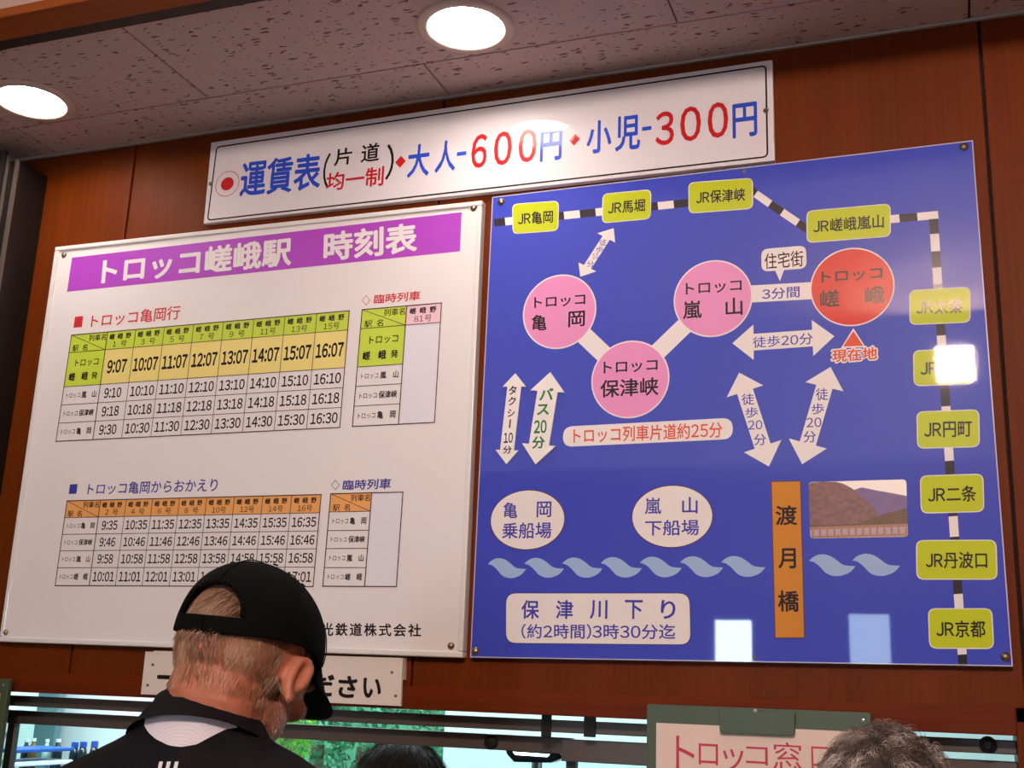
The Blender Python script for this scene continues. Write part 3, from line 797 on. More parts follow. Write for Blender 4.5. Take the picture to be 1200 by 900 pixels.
# arrows
def arrow_pts(tipA, wA, tipB, wB, sw):
    """double-headed arrow: tips, two wing points each, shaft width in px"""
    A, B = Vector(tipA), Vector(tipB)
    (a1, a2), (b1, b2) = [tuple(Vector(v) for v in w) for w in (wA, wB)]
    ma = (a1 + a2) / 2; mb_ = (b1 + b2) / 2
    da = (a2 - a1).normalized() * sw / 2; db = (b2 - b1).normalized() * sw / 2
    return [tuple(v) for v in (A, a2, ma + da, mb_ + db, b2, B, b1, mb_ - db, ma - da, a1)]
def arrow(pts, m, th, letters, lm, w):
    if th:
        yq = YM - th
        o = MB().slab(quad(pts, yq), yq, YM - 0.0001).build('stuck_on_arrow', m, rm)
        yl = yq - 0.0002
    else:
        o = MB().flat(quad(pts, A2), A2).build('walk_arrow', m, rm); yl = A3
    b = MB()
    for L_ in letters:
        if L_[0] == '|': b.flat(quad(L_[1], yl), yl)
        elif isinstance(L_[1], list): wpx(b, L_[0], L_[1], yl, w)
        else:
            ch, cx, cy, sx, sy = L_
            one(b, ch, cx - sx / 2, cy - sy / 2, cx + sx / 2, cy + sy / 2, yl, w)
    b.build('arrow_lettering', lm, o)
arrow(arrow_pts((719.2, 267.3), ((700, 273.3), (720.8, 284.2)), (680, 324.3), ((678, 307.5), (698.8, 318)), 9.5), 'map_white', 0,
      [('徒', 706.6, 284.3, 8.5, 8.5), ('歩', 702.5, 292.3, 8.5, 8), ('10', 697.8, 300, 7, 7), ('分', 692, 309.2, 8.5, 8)], 'map_ink', 0.005)
arrow(arrow_pts((858.2, 402.2), ((882.9, 380.2), (883.3, 421.8)), (977.8, 394), ((951.2, 375), (953, 417.3)), 19.5), 'map_white', 0,
      [('徒歩20分', [(882, 395), (952.5, 389.5), (952.5, 403.5), (882, 408)])], 'map_ink', 0.008)
arrow(arrow_pts((866.2, 436.7), ((851.6, 465.6), (894.4, 451.6)), (901.1, 546.7), ((871.8, 530), (915.6, 515.6)), 19.5), 'map_white', 0,
      [('徒', 876.4, 467.8, 15, 14), ('歩', 880.8, 483.3, 15, 13), ('20', 885, 498, 17, 11.5), ('分', 890.7, 515.2, 14.5, 14)], 'map_ink', 0.008)
arrow(arrow_pts((973.3, 430), ((943.8, 447.8), (988.4, 458.6)), (940, 544), ((924.4, 513.8), (968.9, 525.6)), 19.5), 'map_white', 0,
      [('徒', 963.3, 462, 15, 15), ('歩', 958.4, 479, 15.5, 13.5), ('20', 953.8, 495, 18, 12), ('分', 949, 511.8, 15, 14)], 'map_ink', 0.008)
arrow(arrow_pts((603.7, 437.4), ((589, 453), (616.3, 453.2)), (593.3, 543.8), ((580.6, 527), (607.5, 527.8)), 16.2), 'sticker_white', 0.0025,
      [('タ', 600.8, 457.3, 9.5, 11), ('ク', 600, 470, 9.5, 10.5), ('シ', 599, 484, 9, 9.5), ('|', [(597.3, 491.5), (599, 491.5), (598, 501.5), (596.3, 501.5)]), ('10', 595.7, 513, 11, 12.5), ('分', 594.5, 527, 10.5, 9.5)], 'sticker_black', 0.02)
arrow(arrow_pts((644.7, 436), ((621.6, 457.3), (661.3, 460)), (627.5, 544.3), ((611.7, 519.3), (651.3, 522.6)), 23.5), 'sticker_white', 0.004,
      [('バ', 640.3, 462, 17, 15), ('ス', 636.3, 480, 14.5, 13.5), ('20', 633.2, 500, 15.5, 16.5), ('分', 631, 518.5, 15.5, 15)], 'sticker_green', 0.03)
# red pill
q = [(660, 500), (858.5, 489.5), (859, 514.5), (659.5, 523.8)]
o = MB().flat(rounded(quad(q, A2), 0.019, 8), A2).build('journey_time_plate', 'map_white', rm)
b = MB(); wpx(b, 'トロッコ列車片道約25分', [(672, 502), (846.5, 493.8), (846.5, 512.8), (672, 519.8)], A3, 0.012); b.build('plate_lettering', 'map_orange_red', o)
# you are here
b = MB(); b.flat(quad([(1000, 384.5), (1014.5, 407), (985.5, 408)], A1), A1)
wpx(b, '現在地', [(973, 408.3), (1029.8, 403.8), (1029.8, 422.8), (973, 427)], A2, 0.10); o = b.build('here_marker', 'map_white', rm)
b = MB(); b.flat(quad([(1000, 388), (1011.7, 405.2), (988, 406)], A3), A3)
wpx(b, '現在地', [(975, 410), (1028, 406), (1028, 421), (975, 425)], A3 - .0002, 0.022); b.build('here_lettering', 'map_orange_red', o)
# landing stage ellipses
for (c, a, b_, rows_) in (((617.8, 609), 44, 35.4, [('亀', (589.3, 588.5, 606.7, 607.3)), ('岡', (628.7, 587.5, 646.3, 606.5)), ('乗船場', (588, 611.7, 646.4, 631.5))]),
                          ((787.3, 605), 47.8, 36.9, [('嵐', (755.6, 583, 775, 602.7)), ('山', (799.3, 582.3, 817.5, 602)), ('下船場', (755.6, 608.7, 819, 628))])):
    o = MB().flat(ellipse(*c, a, b_, A2), A2).build('landing_plate', 'map_brown', rm)
    MB().flat(ellipse(*c, a - 1, b_ - 1, A3), A3).build('plate_face', 'map_white', o)
    b = MB()
    for ch, bb in rows_: one(b, ch, *bb, A4, 0.013)
    b.build('plate_lettering', 'map_ink', o)
# waves
WV = [(0, .30), (.07, .16), (.14, .07), (.21, .02), (.28, 0), (.37, .02), (.46, .08), (.55, .2), (.62, .31), (.68, .42), (.76, .50), (.87, .53), (1, .54), (.95, .68), (.89, .80), (.82, .89), (.74, .95), (.67, .99), (.59, 1), (.5, .98), (.43, .93), (.36, .85), (.31, .74), (.25, .6), (.19, .48), (.1, .35)]
for x0, x1, y0, y1 in ((571.8, 616.5, 654, 677.5), (614.5, 661, 653.7, 677), (658.8, 706, 653.3, 677), (704, 752.3, 652.8, 676.8), (750, 799, 652.3, 676.5), (797, 847.6, 651.8, 676.3), (845.2, 897, 651.5, 676), (948, 1002.6, 649.5, 675.2), (998.8, 1054.8, 648.8, 675)):
    MB().flat(quad([(x0 + (x1 - x0) * u, y0 + (y1 - y0) * t) for u, t in WV], A1), A1).build('wave_mark', 'map_wave', rm)
# river trip box
q = rounded(quad([(592.7, 694.8), (808.5, 694.8), (810, 756), (592.5, 754)], A2), 0.018, 6)
o = MB().flat(q, A2).build('river_trip_plate', 'map_brown', rm)
MB().flat(grow(q, -0.0009), A3).build('plate_face', 'map_white', o)
b = MB()
for ch, x0, x1 in (('保', 610.5, 632.3), ('津', 651, 672), ('川', 691, 712), ('下', 732, 753.3), ('り', 774.3, 791.7)): one(b, ch, x0, 703, x1, 725.5, A4, 0.018)
wpx(b, '(約2時間)3時30分迄', [(611, 731), (791.5, 731.2), (791.5, 749.5), (611, 748.5)], A4, 0.012)
b.build('plate_lettering', 'map_ink', o)
# bridge plaque
q = quad([(903.3, 564), (938.5, 563.3), (943.4, 748), (908, 748)], A2)
o = MB().flat(q, A2).build('bridge_plaque', 'map_brown', rm)
MB().flat(grow(q, -0.0012), A3).build('plaque_face', 'map_orange', o)
for ch, bb in (('渡', (908.5, 592, 934.3, 615.7)), ('月', (911.7, 642.3, 933, 666.3)), ('橋', (911.2, 691.8, 936.7, 717))): char1(ch, bb, A4, 'map_text', o, 0.02)
# small landscape photograph
pq = [(947.7, 564.9), (1062, 561.7), (1064.2, 629), (949.3, 631)]
o = MB().flat(rounded(quad(pq, A2), 0.006), A2).build('landscape_photo', 'pic_sky', rm)
def pic(u, t):
    a = Vector(pq[0]) * (1 - u) + Vector(pq[1]) * u; c = Vector(pq[3]) * (1 - u) + Vector(pq[2]) * u
    return tuple(a * (1 - t) + c * t)
def picpoly(name, pts, m, y): MB().flat(quad([pic(*p) for p in pts], y), y).build(name, m, o)
picpoly('far_hills', [(.46, .16), (.54, .12), (.62, .15), (.72, .19), (.84, .23), (1, .29), (1, .82), (.46, .82)], 'pic_far_hill', A3)
picpoly('near_hill', [(0, .05), (.02, .01), (.14, 0), (.28, .01), (.36, .05), (.44, .13), (.50, .22), (.58, .36), (.65, .47), (.70, .60), (.74, .74), (0, .80)], 'pic_hill', A3 - .00005)
picpoly('river_bank', [(0, .76), (.2, .77), (.5, .75), (.66, .66), (.8, .58), (1, .50), (1, .83), (0, .84)], 'pic_bank', A3 - .0001)
picpoly('river', [(0, .83), (1, .80), (1, .96), (.98, .995), (.02, .995), (0, .96)], 'pic_water', A3 - .00015)
b = MB(); yb_ = A3 - .0002
b.flat(quad([pic(0, .80), pic(1, .77), pic(1, .82), pic(0, .85)], yb_), yb_)
b.flat(quad([pic(.01, .955), pic(.99, .94), pic(.985, .98), pic(.02, .99)], yb_), yb_)
for k in range(14):
    u = .02 + k * .073; b.flat(quad([pic(u, .82), pic(u + .022, .82), pic(u + .022, .97), pic(u, .97)], yb_ - .00005), yb_ - .00005)
b.build('bridge', 'pic_bridge', o)

# ---- plates on the lintel
yn = -0.0155
np_ = thing('notice_plate', 'small cream notice plate with black writing, behind the man in the cap', 'sign')
MB().slab(quad([(170.5, 763.5), (472, 771), (469.5, 827.5), (165, 813.5)], yn), yn, -0.0105).build('plate', 'plate_white', np_)
yl = yn - .0003
for ch, bb in (('く', (343, 790, 361, 817)), ('だ', (366, 789.5, 392.5, 817)), ('さ', (395.3, 791.5, 419.3, 818.3)), ('い', (424.5, 794, 447.5, 818.5))): char1(ch, bb, yl, 'print_black', np_, 0.035)
MB().flat(rounded(quad([(184, 790.8), (214, 791.8), (214, 796.6), (184, 795.6)], yl), .003), yl).build('dash_mark', 'print_black', np_)
for s in ((179, 779), (173, 803), (459.3, 788), (463.7, 815.6)): 
    MB().flat(ellipse(*s, 1.8, 1.8, yl, 10), yl).build('screw_hole', 'old_hole', np_)
MB().slab(quad([(180, 762.5), (473.8, 771), (473, 796.5), (179, 789)], -.0102), -.0102, -.0002 ).build('backing_plate', 'plate_white', np_)

# ---- green clip frames
def clip_frame(dx, label, text, hook):
    YG = -0.034
    t = thing('clip_frame_sign', label, 'sign', (0, 0, 0), 'green clip frames hung over the ticket windows')
    a = P(758, 824.8, YG); c = P(1020.5, 835, YG)
    x0, x1, z1 = a.x + dx, c.x + dx, (a.z + c.z) / 2
    z0 = z1 - 0.235
    MB().slab(rounded([(x0, z1), (x1, z1), (x1, z0), (x0, z0)], .004, 3), YG, YG + 0.010).build('frame', 'green_frame', t, bevel=0.0015)
    pi_ = P(769.3, 847, YG)
    lw = (pi_.x + dx - x0)
    tp = z1 - pi_.z
    ppr = MB().box(x0 + lw, x1 - lw, YG - 0.0012, YG - 0.0002, z0 + .01, z1 - tp).build('paper', 'paper_cream', t)
    cq = quad([(842.5, 831), (931.5, 834.5), (931.3, 862.3), (843.5, 859)], YG - .008)
    cq = [(p[0] + dx, p[1]) for p in cq]
    MB().slab(rounded(cq, .003, 3), YG - .009, YG - .0002).build('clip', 'green_frame', t, bevel=0.002)
    p = P(885, 833, YG - .009)
    for (px_, py_, yy_) in ((885, 833, YG - .009), (1011.5, 844.5, YG)):
        q = P(px_, py_, yy_)
        MB().lathe((q.x + dx, yy_, q.z), (0, -1, 0), [(.0028, 0), (.0028, .0008), (.0012, .0012), (0, .0008)], 14).build('rivet', 'steel', t)
    MB().box(x0 + .02, x1 - .02, YG + .010, -.0095, z1 - .022, z1 - .008).build('hanging_rail', 'green_frame', t)
    if text:
        b = MB(); yl = YG - .0016
        for ch, bb in (('ト', (792, 862, 814, 903)), ('ロ', (818.7, 871, 841.5, 897)), ('ッ', (847, 877, 871.5, 905)), ('コ', (874, 874.5, 900, 897)), ('窓', (905.5, 869, 940, 904)), ('口', (950.5, 874.5, 972, 901))):
            one(b, ch, *bb, yl, 0.0)
        b.build('lettering', 'crimson_ink', ppr)
clip_frame(0, 'green clip frame with pink-red lettering on cream paper, below the blue map', True, None)
e = P(12, 788, -0.034)
dxl = e.x - P(1020.5, 835, -0.034).x
clip_frame(dxl, 'green clip frame under the bottom left corner of the white timetable', False, None)

# ================================================================== TICKET WINDOWS
win = structure(MB().box(-3.3, JAMB_X, 0.045, 0.12, 1.0205, 1.035).build('window_1', 'window_bronze'))
def rail(name, pxa, pya0, pya1, pxb, pyb0, pyb1, y, d, x0, x1, m='window_bronze'):
    a0, a1, b0, b1 = P(pxa, pya0, y), P(pxa, pya1, y), P(pxb, pyb0, y), P(pxb, pyb1, y)
    z1 = (a0.z + b0.z) / 2; z0 = (a1.z + b1.z) / 2
    MB().box(x0, x1, y, y + d, z0, z1).build(name, m, win, bevel=0.0015)
    return z0, z1
xL = -3.3
z0a, z1a = rail('head_rail', 60, 816, 828, 600, 842.5, 857.5, 0.03, 0.02, xL, JAMB_X)
xm = P(668, 880, 0.07).x
z0b, z1b = rail('sash_rail', 60, 834, 850.5, 600, 862, 879.5, 0.07, 0.022, xL, xm)
z0c, z1c = rail('sash_rail', 700, 864, 896.5, 1100, 893, 915, 0.055, 0.02, xm - .01, JAMB_X)
for px_, y in ((640, .027), (691, .027)):
    p = P(px_, 850, y); w = .011 if px_ < 660 else .014
    o = MB().box(p.x - w / 2 - .003, p.x + w / 2 + .003, y, y + .003, p.z - .018, p.z + .016).build('catch_plate', 'brushed_dark_metal', win, bevel=.001)
    for dz in (-.007, .007): MB().rod((p.x, y + .001, p.z + dz), (p.x, y - .0015, p.z + dz), .0016, 10).build('screw', 'dark_gap', o)
p = P(574, 870, .062); MB().lathe((p.x, .07, p.z), (0, -1, 0), [(.012, 0), (.012, .004), (.008, .007), (0, .008)], 20).build('roller_cover', 'brushed_dark_metal', win)
p = P(1158, 873, .022); MB().lathe((p.x, .03, p.z), (0, -1, 0), [(.012, 0), (.012, .004), (.006, .006), (.005, .002), (0, .002)], 20).build('lock_boss', 'brushed_dark_metal', win)
for xv in (xm + .0, -2.35 * S):
    MB().box(xv - .008, xv + .008, .075, .09, 1.02, z0b + .004).build('sash_stile', 'window_bronze', win)
MB().box(xL, xm, .0795, .0825, 1.02, z0b).build('glass_pane', 'window_glass', win)
MB().box(xm, JAMB_X, .0640, .0670, 1.02, z0c).build('glass_pane', 'window_glass', win)

# ---- the office behind
YO = 3.0
structure(MB().box(-5.3, 3.2, 0.141, YO + .1, 2.6, 2.65).build('ceiling', 'office_white'))
wa, wb_ = P(318, 870, YO).x, P(520, 870, YO).x
wa2 = wa - .25
ow = MB()
ow.box(-5.3, wa2, YO, YO + .1, 0, 2.6); ow.box(wb_, 3.2, YO, YO + .1, 0, 2.6)
ow.box(wa2, wb_, YO, YO + .1, 0, .8); ow.box(wa2, wb_, YO, YO + .1, 2.1, 2.6)
structure(ow.build('wall_back', 'office_wall'))
structure(MB().box(3.1, 3.2, 0.14, YO, 0, 2.6).build('wall_right', 'office_wall'))
structure(MB().box(-5.4, -5.3, 0.0, YO + .1, 0, 2.65).build('wall_left', 'office_wall'))
structure(MB().box(-5.3, -3.3, 0.04, 0.14, 0, 2.65).build('wall_front', 'office_wall'))
w2 = structure(MB().box(wa2, wb_, YO + .03, YO + .06, .8, .84).build('window_4', 'steel'))
MB().box((wa2 + wb_) / 2 - .6, (wa2 + wb_) / 2 - .57, YO + .03, YO + .06, .84, 2.1).build('window_bar', 'steel', w2)
MB().box(wa2, wb_, YO + .04, YO + .045, .84, 2.1).build('glass_pane', 'window_glass', w2)
# tube lamp fitting in office
t = thing('tube_lamp', 'long fluorescent tube fitting on the office ceiling behind the ticket windows', 'lamp', (-2.2, 2.2, 2.58))
MB().box(-1.2, 1.2, -.06, .06, 0, .02).build('fitting', 'office_white', t)
MB().rod((-1.18, 0, -.02), (1.18, 0, -.02), .016, 14).build('tube', 'tube_glow', t)
# cupboard, screen, door panel
def wx(px, y): return P(px, 880, y).x
def wz(py, y, px=100): return P(px, py, y).z
t = thing('office_cupboard', 'pale office cupboard inside the ticket office beside the grey-blue partition', 'cupboard', (0, 0, 0))
MB().box(wx(-40, 2.3), wx(14, 2.3), 2.3, 2.42, 0, 1.9).build('body', 'office_wall', t, bevel=.01)
MB().box(wx(-38, 2.3), wx(13, 2.3), 2.288, 2.3, wz(859, 2.29, 15), 1.88).build('door', 'office_white', t, bevel=.004)
t = thing('letter_tray', 'blue letter tray on a stand in front of the pale office cupboard', 'tray')
x0, x1, y_ = wx(-20, 1.6), wx(19, 1.6), 1.6
zt = wz(878, 1.6, 10); zb_ = wz(888, 1.6, 10)
MB().box(x0, x1, y_, y_ + .3, zt - .012, zt).build('tray', 'office_blue', t, bevel=.003)
MB().box(x0, x1, y_, y_ + .3, zb_ - .03, zb_ - .015).build('lower_tray', 'office_white', t, bevel=.003)
for sx in (x0 + .01, x1 - .01): MB().box(sx - .005, sx + .005, y_, y_ + .01, .72, zt).build('post', 'office_blue', t)
t = thing('office_desk', 'dark blue office desk under the bottle shelf', 'desk')
x0, x1 = wx(-60, 1.6), wx(160, 1.6)
MB().box(x0, x1, 1.5, 2.1, .70, .72).build('top', 'office_desk', t)
for sx in (x0 + .03, x1 - .03):
    for sy in (1.53, 2.07): MB().box(sx - .02, sx + .02, sy - .02, sy + .02, 0, .70).build('leg', 'steel', t)
# bottle shelf
sx0, sx1, ys = wx(24, 2.0), wx(150, 2.0), 1.95
zs = wz(904, ys, 45)
t = thing('bottle_shelf', 'dark blue shelf carrying bottles and jars inside the ticket office', 'shelf')
MB().box(sx0, sx1, ys, ys + .16, zs - .02, zs).build('board', 'office_desk', t)
for sx in (sx0 + .012, sx1 - .012): MB().box(sx - .01, sx + .01, ys + .06, ys + .10, .72, zs - .02).build('upright', 'steel', t)
def bottle(px, pytop, w, m, label):
    x = wx(px, ys + .05); h = wz(pytop, ys + .05, px) - zs; r = w * 2.0 / FPX * 3.4
    t = thing('bottle', label, 'bottle', (x, ys + .05, zs), 'bottles on the office shelf')
    MB().lathe((0, 0, 0), (0, 0, 1), [(0, 0), (r, 0), (r, h * .62), (r * .9, h * .72), (r * .42, h * .82), (r * .40, h * .9), (0, h * .9)], 20).build('body', m, t, smooth=True)
    MB().lathe((0, 0, h * .9), (0, 0, 1), [(r * .48, 0), (r * .48, h * .1), (0, h * .1)], 16).build('cap', 'office_white', t)
bottle(30, 866, 3.4, 'bottle_dark', 'dark bottle on the office shelf, standing left of the brown bottle')
bottle(38, 865, 3.6, 'bottle_brown', 'tall brown bottle with white cap, second on the office shelf')
bottle(54, 866, 3.2, 'bottle_clear', 'clear pale bottle standing right of the brown bottle')
bottle(67, 866, 4.0, 'bottle_dark', 'dark blue bottle against the bright screen on the office shelf')
for px_, lbl in ((87, 'small dark jar on the office shelf, beside the dark blue bottle'), (97, 'small dark jar on the office shelf, between two other jars'), (110, 'small dark jar on the office shelf, at its end by the man')):
    x = wx(px_, ys + .05); h = wz(869 - (px_ - 87) * .05, ys + .05, px_) - zs
    o = thing('jar', lbl, 'jar', (x, ys + .05, zs), 'dark jars on the office shelf')
    MB().lathe((0, 0, 0), (0, 0, 1), [(0, 0), (.016, 0), (.017, h * .6), (.012, h * .8), (0, h * .8)], 16).build('body', 'bottle_dark', o, smooth=True)
    MB().lathe((0, 0, h * .8), (0, 0, 1), [(.013, 0), (.013, h * .18), (0, h * .2)], 16).build('lid', 'office_blue', o)
MB().box(wx(28, 2.7), wx(61, 2.7), 2.7, 2.74, 0, 2.0).build('tmp', 'office_grey')
tag(bpy.data.objects['tmp'], 'grey-blue partition panel beside the bright projection screen in the office', 'partition'); bpy.data.objects['tmp'].name = 'partition_panel'
t = thing('wall_screen', 'bright white screen board in the office behind the dark jars', 'screen', (0, 0, 0))
MB().box(wx(60, 2.8), wx(190, 2.8), 2.8, 2.83, 1.1, 1.9).build('sheet', 'office_white', t)
for sx in (wx(64, 2.8), wx(186, 2.8)): MB().box(sx - .015, sx + .015, 2.84, 2.87, 0, 1.92).build('stand', 'steel', t)
# monitor on a pole
ym = 1.2
c0, c1 = P(588, 881, ym), P(655, 893, ym)
t = thing('monitor', 'dark trapezoid monitor hood with a bright strip on a grey pole in the office', 'monitor')
px_pts = [(592, 878), (655, 882), (660, 888), (645, 894), (602, 893), (594, 884)]
MB().slab(quad(px_pts, ym), ym, ym + .06).build('hood', 'bottle_dark', t, bevel=.002)
MB().slab(quad([(601, 881), (644, 884), (641, 887), (604, 884.5)], ym - .002), ym - .002, ym).build('light_strip', 'tube_glow', t)
q = P(625, 893, ym)
MB().rod((q.x, ym + .03, 0.0), (q.x, ym + .03, q.z + .003), .014, 14).build('pole', 'steel', t)
MB().lathe((q.x, ym + .03, 0), (0, 0, 1), [(0, 0), (.16, 0), (.16, .02), (0, .03)], 24).build('base', 'steel', t)

# ---- greenery outside the office window
def bush(name, label, c, r, n, m, leaf):
    t = thing(name, label, 'shrub', (c[0], c[1], 0))
    b = MB(); rng = random.Random(int(c[0] * 100))
    for i in range(n):
        d = Vector((rng.gauss(0, 1), rng.gauss(0, 1), rng.gauss(0, 1))).normalized()
        k = rng.uniform(.72, 1.0) * (1 + .18 * noise.noise(d * 2.5 + Vector(c)))
        p = Vector((d.x * r[0] * k, d.y * r[1] * k, c[2] + d.z * r[2] * k))
        u = Vector((rng.gauss(0, 1), rng.gauss(0, 1), rng.gauss(0, 1))).normalized(); w = (d + u * .8).cross(u).normalized(); s_ = leaf * rng.uniform(.6, 1.3)
        b.add([p - u * s_, p - w * s_ * .4, p + u * s_, p + w * s_ * .4], [(0, 1, 2, 3)])
    o = b.build('foliage', m, t); o['kind'] = 'stuff'
    MB().rod((0, 0, 0), (0, 0, c[2]), .05, 8).build('stem', 'bottle_brown', t)
bush('garden_shrub', 'bright yellow-green shrub outside the office window, beside the bowed man', (P(335, 885, 4.2).x, 4.2, 1.30), (.16, .2, .22), 900, 'leaf_bright', .02)
for k, (px_, y_) in enumerate(((318, 5.6), (372, 5.6), (426, 5.6), (480, 5.6), (534, 5.6))):
    bush('garden_tree', ['dark green leafy tree outside the office window, behind the bowed man', 'dark green leafy tree outside the office window, behind the bright yellow-green shrub', 'dark green leafy tree outside the office window, between the shrub and the black hair', 'dark green leafy tree outside the office window, behind the black hair', 'dark green leafy tree outside, hidden by the pale office wall'][k], (P(px_, 880, y_).x, y_, 1.15), (.155, .3, 1.1), 1500, 'leaf_dark', .035)
structure(MB().box(-12, 4, 4.2, 9, -.1, 0).build('ground', 'grass'))
structure(MB().add([(-14, 9, 0), (5, 9, 0), (5, 12, 5), (-14, 12, 5), (-14, 9, -.1), (5, 9, -.1), (5, 12, -.1), (-14, 12, -.1)], [(0, 1, 2, 3), (7, 6, 5, 4), (0, 4, 5, 1), (3, 2, 6, 7), (0, 3, 7, 4), (1, 5, 6, 2)]).build('ground', 'leaf_dark'))

# ================================================================== PEOPLE
def icos(bm, c, r, rot=None, sub=3):
    mtx = Matrix.Translation(Vector(c)) @ (rot.to_4x4() if rot else Matrix.Identity(4)) @ Matrix.Diagonal((r[0], r[1], r[2], 1))
    bmesh.ops.create_icosphere(bm, subdivisions=sub, radius=1.0, matrix=mtx)
def capsule(bm, a, ra, b, rb, n=20):
    a, b = Vector(a), Vector(b); d = b - a; L = d.length
    icos(bm, a, (ra,) * 3, sub=2); icos(bm, b, (rb,) * 3, sub=2)
    q = d.to_track_quat('Z', 'Y').to_matrix().to_4x4()
    bmesh.ops.create_cone(bm, cap_ends=True, segments=n, radius1=ra, radius2=rb, depth=L, matrix=Matrix.Translation((a + b) / 2) @ q)
def remesh(bm, voxel, smooth, name, m, parent, post=None):
    me = bpy.data.meshes.new('t'); bm.to_mesh(me); bm.free()
    o = bpy.data.objects.new('t', me); COL.objects.link(o)
    r = o.modifiers.new('r', 'REMESH'); r.mode = 'VOXEL'; r.voxel_size = voxel
    if smooth:
        s = o.modifiers.new('s', 'SMOOTH'); s.factor = .5; s.iterations = smooth
    dg = bpy.context.evaluated_depsgraph_get(); dg.update()
    out = bpy.data.meshes.new_from_object(o.evaluated_get(dg)); bpy.data.objects.remove(o)
    if post: post(out)
    out.polygons.foreach_set('use_smooth', [True] * len(out.polygons))
    return link(name, out, m, parent)
def head_prims(bm, T, s=1.0):
    """head about its own centre; T maps head space to the body's"""
    R3 = T.to_3x3()
    def e(c, r, rot=None):
        icos(bm, T @ Vector([v * s for v in c]), [v * s for v in r], R3 @ rot if rot else R3)
    e((0, -.012, .022), (.074, .094, .084)); e((0, -.03, -.005), (.070, .075, .070)); e((0, .028, .01), (.066, .066, .072))
    e((0, .030, -.040), (.057, .054, .056)); e((0, .058, -.078), (.031, .031, .027))
    for sx in (-1, 1):
        e((sx * .036, .018, -.058), (.023, .042, .026)); e((sx * .040, .066, -.02), (.022, .018, .016)); e((sx * .03, .085, .022), (.022, .012, .009))
    e((0, .098, -.018), (.010, .017, .022)); e((0, .108, -.032), (.013, .014, .010)); e((0, .090, -.060), (.022, .012, .005)); e((0, .088, -.069), (.019, .012, .006))
    # ears
    for sx in (-1, 1):
        er = Matrix.Rotation(sx * -.32, 3, 'Z') @ Matrix.Rotation(-.22, 3, 'X')
        base = Vector((sx * .078, -.004, -.018)); es = .88
        def ep(y, z): return T @ ((base + er @ Vector((sx * .006, y * es * .85, z * es))) * s)
        pts = [(.010, -.004), (.012, .014), (.006, .027), (-.006, .031), (-.017, .024), (-.020, .008), (-.015, -.010), (-.006, -.024), (.004, -.028)]
        for (a, b) in zip(pts[:-1], pts[1:]): capsule(bm, ep(*a), .0052 * s, ep(*b), .0052 * s, 10)
        icos(bm, T @ ((base + er @ Vector((0, -.004, 0))) * s), (.0035 * s, .016 * s, .026 * s), R3 @ er)
        icos(bm, T @ ((base + Vector((-sx * .006, .004, 0))) * s), (.010 * s, .014 * s, .022 * s), R3)
        icos(bm, ep(.001, -.028), (.006 * s, .008 * s, .008 * s), R3)
def hand_prims(bm, wrist, side):
    w = Vector(wrist)
    capsule(bm, w, .024, w + Vector((0, .012, -.03)), .028); icos(bm, w + Vector((0, .02, -.065)), (.018, .042, .048))
    for i, L in enumerate((.072, .080, .074, .058)):
        y0 = .052 - i * .0215
        a = w + Vector((0, y0, -.098)); b = a + Vector((-side * .004, .003, -L * .5)); c = b + Vector((-side * .014, 0, -L * .42))
        capsule(bm, a + Vector((0, 0, .02)), .0092, b, .0085, 10); capsule(bm, b, .0085, c, .0075, 10)
    a = w + Vector((-side * .008, .04, -.045)); b = a + Vector((-side * .012, .035, -.035)); c = b + Vector((0, .006, -.03))
    capsule(bm, a, .0125, b, .0105, 10); capsule(bm, b, .0105, c, .0085, 10)
